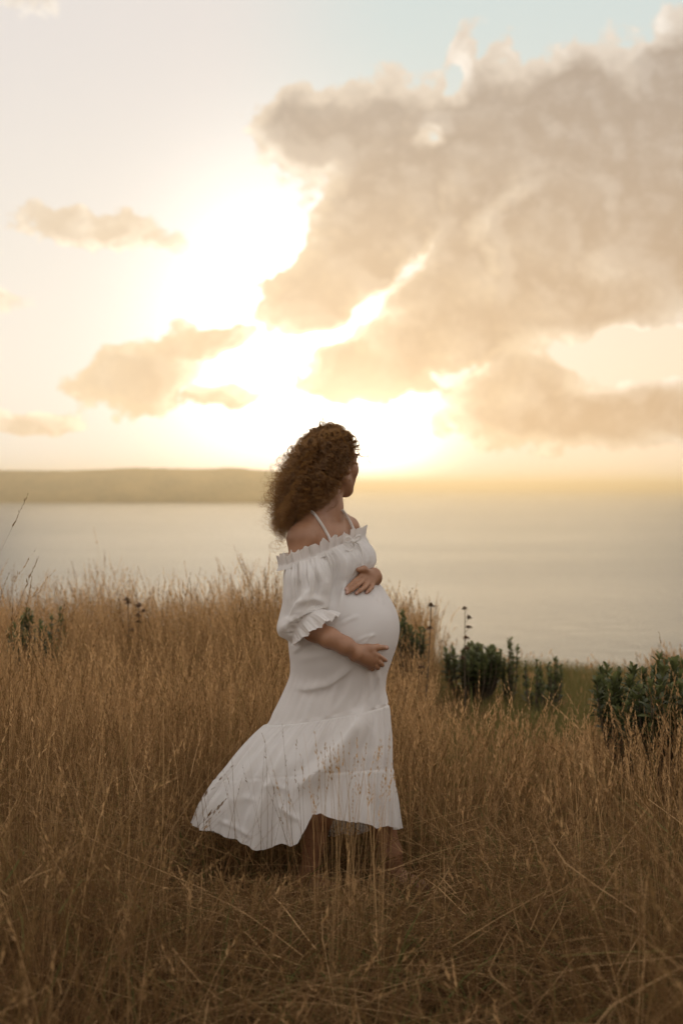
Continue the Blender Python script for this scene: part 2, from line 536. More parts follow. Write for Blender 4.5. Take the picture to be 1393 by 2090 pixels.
def ridges(G, N, lst, near):
    px, py = to_px(G); d = np.zeros(px.shape)
    for pts, wd, h_, *rest in lst:
        dist, al, sd_ = seg_dist(px, py, pts)
        sharp = rest[0] if rest else 0.0        # >0: steeper on one side
        ww = wd * np.where(sd_ > 0, 1 + sharp, 1 - sharp * .6)
        e_ = np.clip(np.minimum(al, 1 - al) / .3, 0, 1)
        d += h_ * np.exp(-(dist / ww) ** 2) * e_ * e_ * (3 - 2 * e_)
    return G + N * (d * near)[..., None]

DR = [
    (589, 1152, 737, 1097, 4.985, .150, .07, 0, 0), (594, 1180, 760, 1122, 4.985, .160, .06, 0, 0),
    (594, 1208, 766, 1145, 4.985, .165, .05, 0, 2), (593, 1236, 760, 1168, 4.985, .172, .04, 0, 4),
    (590, 1262, 785, 1205, 4.975, .190, .02, 0, 4), (588, 1290, 807, 1243, 4.970, .200, .0, 0, 4),
    (588, 1312, 815, 1277, 4.965, .205, .0, 0, 4), (590, 1335, 811, 1312, 4.965, .203, .0, 0, 4),
    (592, 1358, 800, 1345, 4.970, .196, .0, 0, 4), (590, 1382, 789, 1378, 4.980, .186, .0, 0, 6),
    (577, 1415, 785, 1405, 4.985, .184, .0, 0, 8), (560, 1450, 788, 1424, 4.985, .188, .0, 0, 9),
    (545, 1478, 791, 1438, 4.985, .193, .0, 0, 10),
    (516, 1504, 795, 1466, 4.985, .212, .0, 0, 8), (484, 1540, 797, 1500, 4.983, .235, .0, 0, 6),
    (462, 1570, 797, 1535, 4.980, .255, .0, 0, 4), (445, 1592, 797, 1568, 4.980, .265, .0, 0, 2),
    (414, 1634, 805, 1628, 4.980, .285, .0, 0, 0), (396, 1683, 811, 1690, 4.980, .300, .0, 0, 0)]
SEAM1, SEAM2 = 12.0, 16.0
hn = np.array([(380, 1676), (396, 1683), (420, 1697), (455, 1703), (478, 1716), (500, 1724), (527, 1735), (550, 1729), (575, 1726), (608, 1723), (620, 1700), (630, 1672), (637, 1661), (650, 1662), (680, 1669), (700, 1674), (745, 1684), (765, 1688), (811, 1690), (830, 1690)], float)
hf_ = np.array([(380, 1676), (396, 1683), (450, 1706), (520, 1716), (600, 1712), (668, 1707), (690, 1704), (714, 1708), (735, 1701), (760, 1694), (811, 1690), (830, 1690)], float)
def hem_fn(px, s_):
    a_ = np.interp(px, hn[:, 0], hn[:, 1]); b_ = np.interp(px, hf_[:, 0], hf_[:, 1])
    w_ = np.clip(s_ * 4 + .5, 0, 1); return a_ * w_ + b_ * (1 - w_) + 3.0 * np.sin(px * .11 + 2 * np.sin(px * .031)) * w_ + 7 * (vnoise(px * .11 + 40, px * 0 + 3.3, 61, 2, 1.0) - .5) * w_

def gathers(th, seed, k0, k1, n):
    r = np.random.default_rng(seed); out = np.zeros_like(th)
    for k in r.integers(k0, k1, n):
        out += np.sin(k * th + r.uniform(0, 6.28) + 1.2 * np.sin(int(r.integers(1, 4)) * th + r.uniform(0, 6.28))) / math.sqrt(n)
    return out

NT, NTH = 430, 640
tt = np.linspace(0, len(DR) - 1, NT); th = np.linspace(0, 2 * np.pi, NTH, endpoint=False)
DG = loft(DR, tt, th, hem_fn, SEAM2)
DN = normals(DG)
if (DN[200, 160] @ np.array((0, -1, 0))) < 0: DN = -DN
T = tt[:, None]; TH = th[None, :]
sm_ = lambda x, a, b: np.clip((x - a) / (b - a), 0, 1) ** 2 * (3 - 2 * np.clip((x - a) / (b - a), 0, 1))
near = sm_(np.sin(TH) + 0 * T, -0.1, 0.35)
d = 0
# gathers under the neck band, fading over the bust
d = d + (0.0042 * gathers(th, 1, 30, 62, 5)[None] + .004 * gathers(th, 2, 12, 22, 3)[None]) * (1 - sm_(T, 0.6, 3.4)) * sm_(T, -.3, .4)
# bust
pxx, pyy = to_px(DG)
d = d + 0.018 * np.exp(-(((pxx - 722) / 34) ** 2 + ((pyy - 1142) / 30) ** 2)) * near
# vertical drawing-in beneath the belly
d = d + 0.0030 * gathers(th, 3, 14, 34, 4)[None] * sm_(T, 8.3, 10) * (1 - sm_(T, 11.6, 12.0))
# tier one
u1 = sm_(T, SEAM1 + .02, SEAM1 + .25); u1l = np.clip((T - SEAM1) / 6, 0, 1)
d = d + .0022 * gathers(th, 4, 70, 130, 5)[None] * u1 * np.exp(-np.clip(T - SEAM1, 0, 9) / .9)
d = d + (.0105 * gathers(th, 5, 9, 24, 4)[None] + .0045 * gathers(th, 6, 26, 48, 4)[None]) * (0.15 * u1 + u1l ** .9)
# tier two
u2 = sm_(T, SEAM2 + .02, SEAM2 + .2); u2l = np.clip((T - SEAM2) / 2, 0, 1)
d = d + .0020 * gathers(th, 7, 90, 150, 5)[None] * u2 * np.exp(-np.clip(T - SEAM2, 0, 9) / .5)
d = d + (.0080 * gathers(th, 8, 12, 30, 4)[None] + .004 * gathers(th, 9, 34, 60, 4)[None]) * u2l
# seams: a small ledge where each tier is sewn on
for S_ in (SEAM1, SEAM2):
    d = d + .0020 * sm_(T, S_ + .0, S_ + .12) * (1 - sm_(T, S_ + .3, S_ + 1.5)) - .0012 * np.exp(-((T - S_) / .07) ** 2)
# soft unevenness of cloth
d = d + .0035 * (vnoise(TH * 14 + 3 * T * .2, T * 1.1, 21, 3, .5) - .5) * sm_(T, 8, 12)
DG = DG + DN * (d * np.ones_like(DG[..., 0]))[..., None]
FOLDS = [
    ([(706, 1118), (704, 1180), (689, 1255)], 6, .011, .5), ([(682, 1130), (686, 1185), (678, 1240)], 9, -.010),
    ([(722, 1118), (727, 1150), (718, 1178)], 6, .005), ([(744, 1108), (752, 1135), (748, 1160)], 5, .004),
    ([(757, 1192), (775, 1215), (784, 1238)], 3.0, .0030), ([(748, 1200), (764, 1216), (772, 1232)], 2.6, .0026),
    ([(736, 1256), (712, 1264), (690, 1279)], 5, .0035), ([(684, 1276), (703, 1262), (722, 1256)], 4, -.002),
    ([(722, 1312), (745, 1300), (772, 1294)], 4, .0024), ([(735, 1318), (752, 1304), (764, 1290)], 3, .0018),
    ([(592, 1404), (626, 1408), (669, 1399), (703, 1374), (730, 1349)], 7, .0085, .5), ([(600, 1418), (650, 1420), (700, 1398)], 10, -.005),
    ([(594, 1336), (618, 1318), (646, 1306)], 5, .0060, .3), ([(600, 1352), (650, 1338), (700, 1330)], 9, .004),
    ([(739, 1366), (733, 1400), (722, 1446)], 5, .006), ([(754, 1366), (752, 1400), (745, 1434)], 4, .005), ([(771, 1362), (772, 1396), (768, 1434)], 4.5, .0055),
    ([(722, 1372), (705, 1420), (670, 1468)], 7, .006, .3), ([(747, 1366), (744, 1434)], 4, -.004), ([(763, 1362), (761, 1430)], 4, -.004),
    ([(752, 1436), (726, 1462), (700, 1500), (668, 1545), (630, 1588), (600, 1622)], 17, .060, .7), ([(690, 1480), (660, 1520), (612, 1572), (580, 1600)], 14, -.014),
    ([(770, 1440), (762, 1500), (768, 1600), (776, 1684)], 8, .012, .3), ([(752, 1470), (742, 1560), (748, 1670)], 9, -.012),
    ([(790, 1450), (786, 1560), (797, 1680)], 6, .008), ([(730, 1470), (716, 1570), (712, 1665)], 9, .010, .3), ([(700, 1530), (680, 1610), (672, 1664)], 8, -.008),
    ([(566, 1496), (510, 1570), (440, 1690)], 10, .011, .4), ([(600, 1492), (560, 1580), (505, 1720)], 11, .012, .4), ([(632, 1490), (600, 1590), (575, 1715)], 9, .009, .3),
    ([(545, 1500), (480, 1570), (415, 1650)], 8, -.008), ([(580, 1500), (535, 1590), (470, 1710)], 8, -.008), ([(648, 1500), (622, 1590), (600, 1700)], 8, -.007),
    ([(560, 1640), (590, 1662), (618, 1680)], 6, .007), ([(520, 1610), (560, 1602), (600, 1618)], 7, .006), ([(470, 1640), (500, 1628), (530, 1636)], 7, .005),
    ([(440, 1672), (480, 1688), (520, 1712)], 5, .006)]
DN2 = normals(DG)
if (DN2[200, 160] @ np.array((0, -1, 0))) < 0: DN2 = -DN2
DG = ridges(DG, DN, FOLDS, near)
_dp = to_px(DG); _m = (np.sin(TH) > 0.02) & (T > -1)
_q = np.stack([_dp[0][_m & (T >= 0)], _dp[1][_m & (T >= 0)]], -1); _qy = DG[..., 1][_m & (T >= 0)]
def dress_y(px, py):
    i = np.argmin((_q[:, 0] - px) ** 2 + (_q[:, 1] - py) ** 2); return _qy[i]

def build_body():
    lo = (-0.30, 4.62, -0.03); hi = (0.32, 5.42, 1.68)
    B = Field(lo, hi, 0.0036)
    fwd = nrm((0.85, -0.53, 0)); left = nrm((0.53, 0.85, 0)); up = np.array((0, 0, 1.0))
    # trunk (mostly under the dress)
    B.ell(PP(655, 1150, 4.99), (0.090, 0.125, 0.16), (fwd, left, up), 0.05)
    B.ell(PP(652, 1098, 4.985), (0.070, 0.140, 0.055), (fwd, left, up), 0.05)
    B.ell(PP(655, 1270, 4.99), (0.10, 0.125, 0.16), (fwd, left, up), 0.06)
    B.ell(PP(706, 1275, 4.96), (0.155, 0.150, 0.17), (fwd, left, up), 0.06)       # the belly
    B.ell(PP(680, 1390, 4.99), (0.090, 0.135, 0.12), (fwd, left, up), 0.05)       # hips
    for sgn in (-1, 1):
        B.ell(PP(648, 1135, 5.0) + fwd * 0.080 + left * 0.07 * sgn, (0.048, 0.048, 0.048), None, 0.04)
        B.ell(PP(672, 1405, 5.0) + left * 0.06 * sgn, (0.08, 0.08, 0.09), None, 0.04)
    # shoulders, neck, collar bones
    rs = PP(613, 1097, 4.855); ls = PP(708, 1078, 5.135)
    base = PP(661, 1052, 5.00)
    B.cone(rs + up * .004, PP(650, 1060, 4.97), 0.044, 0.043, 0.04)
    B.cone(ls, PP(670, 1056, 5.02), 0.040, 0.043, 0.04)
    B.cone(PP(634, 1062, 4.93), PP(655, 1030, 4.985), 0.035, 0.045, 0.04)       # trapezius slope
    B.chain([PP(661, 1070, 5.0), PP(668, 1040, 5.0), PP(672, 990, 5.005)], [0.058, 0.0475, 0.050], 0.03)
    cl0 = PP(676, 1064, 4.965)
    B.cone(PP(684, 1062, 4.972), PP(643, 1058, 4.885), 0.0085, 0.0065, 0.012)   # collar bone
    B.cone(PP(691, 1060, 5.005), PP(708, 1052, 5.10), 0.0085, 0.0065, 0.012)
    B.cone(PP(683, 992, 4.965), PP(687, 1057, 4.970), 0.0105, 0.0085, 0.014)    # neck muscle
    # head: turned away towards the sea
    hf = nrm((0.63, 0.775, -0.02)); hu = nrm(np.array((0.02, 0.0, 1.0)) - 0 * hf); hs = np.cross(hu, hf)   # hs: towards her left
    hu = np.cross(hf, hs)
    hc = PP(679, 941, 5.02)
    Hd = lambda f, s_, u: hc + hf * f + hs * s_ + hu * u
    HA = (hf, hs, hu)
    B.ell(Hd(-0.012, 0, 0.020), (0.096, 0.074, 0.088), HA, 0.03)
    B.ell(Hd(0.030, 0, -0.030), (0.062, 0.062, 0.080), HA, 0.03)
    B.cone(Hd(0.074, 0, -0.101), Hd(0.012, 0, -0.066), 0.022, 0.05, 0.020)
    B.ell(Hd(0.060, 0, -0.062), (0.034, 0.046, 0.040), HA, 0.02)       # jaw
    for sg in (-1, 1):
        B.cone(Hd(0.072, .010 * sg, -0.103), Hd(-0.004, .056 * sg, -0.062), 0.016, 0.016, 0.022)
        B.ell(Hd(0.058, .040 * sg, -0.028), (0.024, 0.022, 0.024), HA, 0.02)     # cheeks
        B.ell(Hd(0.086, .031 * sg, 0.004), (0.020, 0.017, 0.013), HA, 0.012, True)   # eye sockets
        B.ell(Hd(0.070, .031 * sg, 0.003), (0.0135, 0.0145, 0.0125), HA, 0.004)  # eyes
        B.cone(Hd(0.083, .012 * sg, 0.021), Hd(0.072, .048 * sg, 0.021), 0.007, 0.006, 0.012)   # brows
        e = Hd(-0.006, .073 * sg, -0.012)                                          # ears
        B.ell(e, (0.017, 0.007, 0.029), HA, 0.006)
        B.ell(e + hs * .008 * sg + hf * .003, (0.009, 0.005, 0.017), HA, 0.004, True)
        B.ell(e - hu * .025 + hs * .001 * sg + hf * .006, (0.008, 0.006, 0.010), HA, 0.005)
    B.chain([Hd(0.082, 0, 0.012), Hd(0.096, 0, -0.012), Hd(0.108, 0, -0.033)], [0.008, 0.0085, 0.0105], 0.012)   # nose
    for sg in (-1, 1): B.ell(Hd(0.094, .011 * sg, -0.036), (0.011, 0.0075, 0.0075), HA, 0.006)
    B.cone(Hd(0.088, -.017, -0.062), Hd(0.088, .017, -0.062), 0.007, 0.007, 0.006)
    B.cone(Hd(0.087, -.013, -0.073), Hd(0.087, .013, -0.073), 0.0078, 0.0078, 0.005)
    B.ell(Hd(0.078, 0, -0.100), (0.015, 0.017, 0.014), HA, 0.015)
    # right arm: down inside the sleeve, forearm under the belly
    def S(px, py, off): return PP(px, py, dress_y(px, py) - off)     # a point resting on the dress
    el_ = PP(615, 1268, 4.815); wr = S(726, 1331, .024)
    B.chain([rs - up * .012, PP(614, 1150, 4.842), el_], [0.043, 0.040, 0.036], 0.02)
    m1 = S(672, 1302, .036)
    B.chain([el_, PP(642, 1287, 4.785), m1, S(704, 1318, .027), wr], [0.036, 0.036, 0.0325, 0.0280, 0.0250], 0.02)
    # right hand, cupped under the belly: back of the hand outwards
    knu = [S(760, 1333, .026), S(763, 1343, .030), S(759, 1351, .028), S(751, 1357, .022)]
    for i, kp in enumerate(knu):
        B.cone(wr + np.array((0.002, 0.0, -0.004 * i)), kp, 0.0200, 0.0122, 0.014)
    B.cone(lerp(wr, knu[2], .45), S(752, 1346, .024), 0.021, 0.016, 0.012)
    fing = [
        [knu[0], S(772, 1339, .030), S(781, 1345, .022), S(787, 1348, .010)],
        [knu[1], S(772, 1351, .034), S(778, 1356, .026), S(780, 1358, .010)],
        [knu[2], S(765, 1359, .030), S(770, 1363, .022), S(771, 1364, .006)],
        [knu[3], S(755, 1363, .020), S(759, 1366, .012), S(760, 1366, .002)]]
    for f, r in zip(fing, (.0090, .0092, .0089, .0080)):
        B.chain(f, [r * 1.08, r, r * .92, r * .78], 0.0035)
    B.chain([lerp(wr, knu[0], .15) + np.array((0, 0, .008)), S(750, 1324, .018), S(770, 1321, .016), S(789, 1322, .009)], [0.019, 0.0155, 0.0108, 0.0080], 0.008)
    # left arm: behind the belly, the hand resting on top of it
    el2 = PP(738, 1232, 5.20); wr2 = PP(763, 1179, 4.95)
    B.chain([ls, PP(722, 1150, 5.17), el2], [0.042, 0.041, 0.034], 0.02)
    B.chain([el2, lerp(el2, wr2, .4), wr2], [0.034, 0.036, 0.0255], 0.02)
    kn2 = [S(735, 1175, .016), S(741, 1183, .020), S(750, 1189, .020), S(759, 1193, .018)]
    wr2b = PP(763, 1172, kn2[2][1] + .045)
    B.cone(wr2, wr2b, .0255, .0235, .015)
    for i, kp in enumerate(kn2):
        B.cone(wr2b + np.array((0.001 * i, 0, -0.003 * i)), kp, 0.0180, 0.0104, 0.010)
    fing2 = [
        [kn2[0], S(723, 1186, .018), S(713, 1195, .013), S(706, 1202, .007)],
        [kn2[1], S(728, 1195, .024), S(717, 1204, .018), S(708, 1210, .009)],
        [kn2[2], S(743, 1199, .024), S(734, 1206, .018), S(727, 1211, .009)],
        [kn2[3], S(758, 1199, .020), S(752, 1206, .014), S(747, 1210, .007)]]
    for f, r in zip(fing2, (.0078, .0086, .0085, .0077)):
        B.chain(f, [r * 1.1, r, r * .92, r * .80], 0.003)
    B.chain([lerp(wr2b, kn2[0], .3), S(742, 1162, .012), S(731, 1163, .008)], [0.017, 0.0120, 0.009], 0.008)
    tips = [f[-1] for f in fing + fing2] + [S(789, 1322, .016)]
    # legs, mid-stride
    hipR = PP(662, 1425, 4.94); hipL = PP(680, 1420, 5.07)
    kR = PP(668, 1610, 4.96); aR = PP(632, 1778, 5.02)
    kL = PP(768, 1610, 5.06); aL = PP(806, 1782, 5.08)
    B.chain([hipR, kR], [0.090, 0.055], 0.03)
    B.chain([kR, lerp(kR, aR, .3) + np.array((-.012, 0, 0)), aR], [0.050, 0.049, 0.031], 0.03)
    B.chain([hipL, kL], [0.090, 0.057], 0.03)
    B.chain([kL, lerp(kL, aL, .30) + np.array((-.010, 0, 0)), lerp(kL, aL, .75), aL], [0.052, 0.050, 0.036, 0.030], 0.03)
    # bare feet
    for a, d in ((aR, nrm((0.9, -0.35, 0))), (aL, nrm((0.93, -0.30, 0)))):
        a0 = np.array((a[0], a[1], 0.045)); sd_ = np.cross(up, d)
        B.cone(a, a0 - d * .02, .033, .03, .02)
        B.cone(a0 - d * .035 - up * .014, a0 + d * .05 - up * .01, .029, .030, .02)
        for q in range(5):
            o = (q - 2) * .014
            B.cone(a0 + d * .03 - up * .008 + sd_ * o * .7, a0 + d * (.115 - abs(q - 1) * .006) - up * .024 + sd_ * o, .022, .0135, .012)
            B.cone(a0 + d * (.115 - abs(q - 1) * .006) - up * .026 + sd_ * o, a0 + d * (.148 - q * .008) - up * .030 + sd_ * o * 1.05, .010, .0085 if q else .0115, .002)
    Vv, Q = surface_nets(B.F, B.lo, B.h)
    return Vv, Q, dict(tips=tips, hc=hc, hf=hf, hs=hs, hu=hu, fwd=fwd, left=left)

sk = new_mat('skin')
oc = objco()
n1 = noise(oc, 14, 4, .6); n2 = noise(oc, 450, 3, .6); n3 = noise(oc, 120, 3, .5)
c = mixc(smooth(n1, .3, .7), (0.285, 0.138, 0.072), (0.345, 0.175, 0.096))
c = mixc(smooth(n3, .6, .8) * .35, c, (0.21, 0.095, 0.052))
nails = attr('nail')
c = mixc(nails * 0.8, c, (0.50, 0.30, 0.24))
pb = principled(Base_Color=c, Roughness=0.48, Normal=bump(n2, .10, .001))
pb.inputs['Subsurface Weight'].default_value = 0.12; pb.inputs['Subsurface Radius'].default_value = (0.012, 0.005, 0.003); pb.inputs['Subsurface Scale'].default_value = 1.0
outn(sk, pb.outputs[0])
BV, BQ, HEAD = build_body()
nail = np.zeros(len(BV))
for tp in HEAD['tips']:
    tp = tp + np.array((0, -.006, .001))
    nail = np.maximum(nail, np.clip(1.6 - np.linalg.norm(BV - tp, axis=1) / 0.0065, 0, 1))
person = add_mesh('person', BV, BQ, sk, attrs={'nail': nail})
tag(person, 'pregnant woman in a long white off-shoulder dress, cradling her belly and looking out to sea', 'person')
md = person.modifiers.new('smooth', 'SMOOTH'); md.factor = 0.5; md.iterations = 2

# ------------------------------------------------------------------ dress meshes
def cloth_mat(name, tr=0.30, weave=2600):
    m = new_mat(name); oc = objco()
    wv_ = noise(vmath('MULTIPLY', oc, (1, 1, 3.0)), 260, 3, .6); n1 = noise(oc, 9, 3, .5); n2 = noise(oc, 55, 4, .6)
    c = mixc(smooth(n1, .3, .7), (0.82, 0.785, 0.755), (0.86, 0.825, 0.795))
    nb = bump(n2 * 0.6 + wv_ * .4, .35, .0015)
    d = V.nt.nodes.new('ShaderNodeBsdfDiffuse'); setin(d, 'Color', c); setin(d, 'Normal', nb)
    t = V.nt.nodes.new('ShaderNodeBsdfTranslucent'); setin(t, 'Color', mixc(.5, c, (0.86, 0.80, 0.70))); setin(t, 'Normal', nb)
    mx = V.nt.nodes.new('ShaderNodeMixShader'); mx.inputs[0].default_value = tr
    V.nt.links.new(d.outputs[0], mx.inputs[1]); V.nt.links.new(t.outputs[0], mx.inputs[2]); outn(m, mx.outputs[0]); return m
gauze = cloth_mat('white_gauze', .36)
dress = add_mesh('dress', DG.reshape(-1, 3), grid_faces(NT, NTH, True), gauze, person)
dress['label'] = 'white tiered maxi dress with a wind-blown skirt'

# sleeve: puffed, gathered at the cuff, with a frill over the forearm
SL = [  # Lx Ly Rx Ry Yc B ay nx ny
    (583, 1158, 662, 1130, 4.850, .070, .02, 0, 0), (579, 1178, 672, 1150, 4.840, .096, .02, 0, 0), (577, 1205, 677, 1182, 4.833, .106, .015, 0, 2),
    (575, 1232, 675, 1210, 4.828, .108, .01, 0, 4), (569, 1258, 674, 1229, 4.824, .108, .0, 0, 4), (564, 1280, 674, 1238, 4.818, .106, .0, -4, -2),
    (569, 1297, 669, 1243, 4.805, .092, .0, -6, -12), (588, 1303, 661, 1245, 4.795, .072, .0, -7, -20), (596, 1305, 660, 1247, 4.790, .068, .0, -5, -20),
    (597, 1311, 677, 1250, 4.782, .082, .0, 0, -14), (598, 1317, 692, 1257, 4.775, .096, .0, 6, -7)]
n_t, n_h = 190, 300
t2 = np.linspace(0, len(SL) - 1, n_t); h2 = np.linspace(0, 2 * np.pi, n_h, endpoint=False)
SG = loft(SL, t2, h2); SN = normals(SG)
if SN[60, 75] @ np.array((0, -1, 0)) < 0: SN = -SN
T = t2[:, None]; nearS = sm_(np.sin(h2)[None, :] + 0 * T, -.1, .3)
d = (.0035 * gathers(h2, 31, 22, 44, 5)[None] + .004 * gathers(h2, 32, 8, 15, 3)[None]) * (1 - sm_(T, .4, 3.6)) * sm_(T, -.5, .3)
d = d + (.0035 * gathers(h2, 33, 16, 30, 4)[None]) * sm_(T, 4.6, 7.2) * (1 - sm_(T, 7.8, 8.0)) + .004 * gathers(h2, 36, 4, 9, 3)[None] * sm_(T, 1, 3) * (1 - sm_(T, 6, 7))
d = d + (.0075 * gathers(h2, 34, 11, 22, 4)[None] + .0025 * gathers(h2, 35, 30, 50, 3)[None]) * sm_(T, 8.1, 10.0)
SG = SG + SN * (d * np.ones_like(SG[..., 0]))[..., None]
SF = [
    ([(660, 1135), (667, 1180), (662, 1225)], 6, .008), ([(628, 1140), (632, 1175), (627, 1205), (604, 1240), (586, 1275)], 7, .017, .6), ([(645, 1150), (656, 1190), (650, 1225)], 5, .010, .5), ([(612, 1250), (640, 1236), (664, 1238)], 5, -.008), ([(600, 1155), (596, 1200), (588, 1240)], 7, .006),
    ([(640, 1150), (648, 1200), (640, 1228)], 7, -.007), ([(606, 1232), (640, 1222), (668, 1234)], 7, .010, .4), ([(598, 1262), (620, 1246), (650, 1240)], 6, .006),
    ([(590, 1255), (578, 1290)], 6, .005), ([(612, 1180), (610, 1215), (595, 1235)], 6, -.006), ([(576, 1272), (590, 1296), (605, 1302)], 5, .005)]
SN = normals(SG)
if SN[60, 75] @ np.array((0, -1, 0)) < 0: SN = -SN
SG = ridges(SG, SN, SF, nearS)
sleeve = add_mesh('sleeve', SG.reshape(-1, 3), grid_faces(n_t, n_h, True), gauze, dress)
sleeve['label'] = 'puffed sleeve with a frilled cuff at the elbow'
# far sleeve, mostly behind the body
SL2 = [(700, 1085, 735, 1082, 5.17, .06, 0, 0, 0), (697, 1110, 752, 1108, 5.18, .075, 0, 0, 0), (700, 1150, 760, 1150, 5.20, .08, 0, 0, 0), (705, 1190, 768, 1190, 5.21, .078, 0, 0, 0),
       (715, 1212, 765, 1214, 5.20, .055, 0, 0, 0), (712, 1224, 772, 1226, 5.19, .07, 0, 0, 0)]
t3 = np.linspace(0, 5, 80); S2 = loft(SL2, t3, h2); N2 = normals(S2)
d = (.004 * gathers(h2, 41, 14, 34, 5)[None]) * np.ones_like(t3)[:, None]
S2 = S2 + N2 * d[..., None]
sleeve2 = add_mesh('sleeve', S2.reshape(-1, 3), grid_faces(80, n_h, True), gauze, dress)

# neck frill: a gathered band round chest, back and both arms
NPH = 1100
ph = np.linspace(0, 2 * np.pi, NPH, endpoint=False)
fw, lf = HEAD['fwd'], HEAD['left']
Cn = PP(659, 1123, 4.985)
ring = Cn + (.226 * np.cos(ph))[:, None] * lf + (.108 * np.sin(ph))[:, None] * fw
# pull the loop onto the wanted line: rises from the near arm to the chest
ringpx = CX + ring[:, 0] * FPX / ring[:, 1]
line = np.interp(ringpx, [570, 590, 620, 650, 690, 720, 745], [1156, 1151, 1141, 1131, 1114, 1102, 1094])
ring[:, 2] = EYE - (line - HY) * ring[:, 1] / FPX
outw = np.stack([ring[:, 0] - Cn[0], ring[:, 1] - Cn[1], 0 * ph], -1); outw /= np.linalg.norm(outw, axis=1, keepdims=True)
rows = 14
wob = 1.35 * gathers(ph, 51, 22, 40, 4); wob2 = gathers(ph, 52, 60, 110, 4); hgt = .036 * (1 + .17 * gathers(ph, 53, 16, 34, 4) + .04 * wob2)
G = []
for i in range(rows):
    v = i / (rows - 1)
    if v < .3:      # gathered below the elastic
        u = (0.3 - v) / .3
        off = .002 + .003 * np.abs(wob2) * u * .5 + .006 * u; hz = -.016 * u
    else:
        u = (v - .3) / .7
        off = .001 + .006 * u ** 1.4 + (.0060 * wob + .0010 * wob2) * u ** .8 ; hz = hgt * u
    lean = .0035 * gathers(ph, 54, 22, 40, 4) * max(u, 0) * (v > .3)
    tang = np.stack([-outw[:, 1], outw[:, 0], 0 * ph], -1)
    G.append(ring + outw * (off * np.ones(NPH))[:, None] + tang * lean[:, None] + np.array((0, 0, 1)) * (hz * np.ones(NPH))[:, None])
G = np.array(G)
frill = add_mesh('neck_frill', G.reshape(-1, 3), grid_faces(rows, NPH, True), gauze, dress)

def tube(pts, rad, n=8, flat=1.0):
    """smooth tube mesh along pts"""
    pts = np.array(pts, float); rad = np.broadcast_to(np.array(rad, float), (len(pts),))
    tg = np.gradient(pts, axis=0); tg /= np.linalg.norm(tg, axis=1, keepdims=True)
    a = np.cross(tg, (0, -1.0, .01)); a /= np.linalg.norm(a, axis=1, keepdims=True); b = np.cross(a, tg)
    an = np.linspace(0, 2 * np.pi, n, endpoint=False)
    Vv = pts[:, None] + (a[:, None] * np.cos(an)[None, :, None] + b[:, None] * np.sin(an)[None, :, None] * flat) * rad[:, None, None]
    return Vv.reshape(-1, 3), grid_faces(len(pts), n, True)
def spl(pts, n): return crom(np.array(pts, float), np.linspace(0, len(pts) - 1, n))
def join(parts):
    vs, fs, o = [], [], 0
    for v_, f_ in parts: vs.append(v_); fs.append(np.asarray(f_) + o); o += len(v_)
    return np.concatenate(vs), np.concatenate(fs)
# little bow where the neckline is tied
by = PP(720, 1104, dress_y(718, 1112) - .018)
def B_(px, py, o): return PP(px, py, by[1] + o)
parts = []
for pts in ([(720, 1104, -.004), (712, 1096, -.010), (703, 1099, -.012), (704, 1106, -.010), (713, 1107, -.006), (720, 1104, -.004)],
            [(720, 1104, -.004), (727, 1095, -.008), (735, 1093, -.004), (733, 1101, -.002), (726, 1104, -.004), (720, 1104, -.004)]):
    parts.append(tube(spl([B_(*q) for q in pts], 30), .0035, 8, .5))
parts.append(tube(spl([B_(716, 1103, -.008), B_(720, 1105, -.012), B_(724, 1104, -.008)], 8), [.003, .005, .0062, .0068, .0068, .0062, .005, .003], 8))
def on(px, py, o=.006): return PP(px, py, dress_y(px, py) - o)
parts.append(tube(spl([B_(721, 1105, -.008), on(732, 1112, .010), on(739, 1128), on(741, 1145), on(739, 1158)], 30), .0026, 8, .5))
parts.append(tube(spl([B_(719, 1106, -.008), on(722, 1116, .010), on(714, 1124), on(704, 1122, .010)], 24), .0026, 8, .5))
v_, f_ = join(parts)
bow = add_mesh('bow', v_, f_, gauze, dress)
# shoulder straps
bpx = CX + BV[:, 0] * FPX / BV[:, 1]; bpy_ = HY + (EYE - BV[:, 2]) * FPX / BV[:, 1]
def skin_y(px, py, off=.002):
    m = (np.abs(bpx - px) < 3) & (np.abs(bpy_ - py) < 3)
    return BV[m, 1].min() - off if m.any() else 4.95
def strap(pp, tail):
    pts = [PP(a, b, skin_y(a, b)) for a, b in pp] + tail
    c_ = spl(pts, 50)
    return tube(c_, .0048, 8, .35)
v_, f_ = join([strap([(634, 1043), (642, 1050), (650, 1061), (658, 1073), (665, 1085)], [PP(671, 1096, skin_y(668, 1090) - .006), PP(676, 1110, dress_y(676, 1112))])])
s1_ = add_mesh('shoulder_strap', v_, f_, gauze, dress)
v_, f_ = join([strap([(698, 1040), (703, 1047), (709, 1057), (715, 1067)], [PP(720, 1078, skin_y(715, 1068) - .004), PP(724, 1092, dress_y(724, 1100))])])
s2_ = add_mesh('shoulder_strap', v_, f_, gauze, dress)

# ------------------------------------------------------------------ hair
hc, hfv, hsv, huv = HEAD['hc'], HEAD['hf'], HEAD['hs'], HEAD['hu']
SC = hc + hfv * -0.012 + huv * 0.020
SR = np.array((0.097, 0.075, 0.089))
AX = np.stack([hfv, hsv, huv])
hrng = np.random.default_rng(11)

def scalp_points(n):
    out = []
    while len(out) < n:
        v = hrng.normal(size=3); v /= np.linalg.norm(v)
        f, sd_, u = v * SR
        if v[2] < -0.72: continue
        if f > 0.030 and u < 0.055 - .25 * (abs(sd_)) * 0: continue        # face
        if f > -0.022 and u < -0.022: continue
        if f > 0.004 and u < 0.01: continue            # before the ears
        out.append(v)
    return np.array(out)

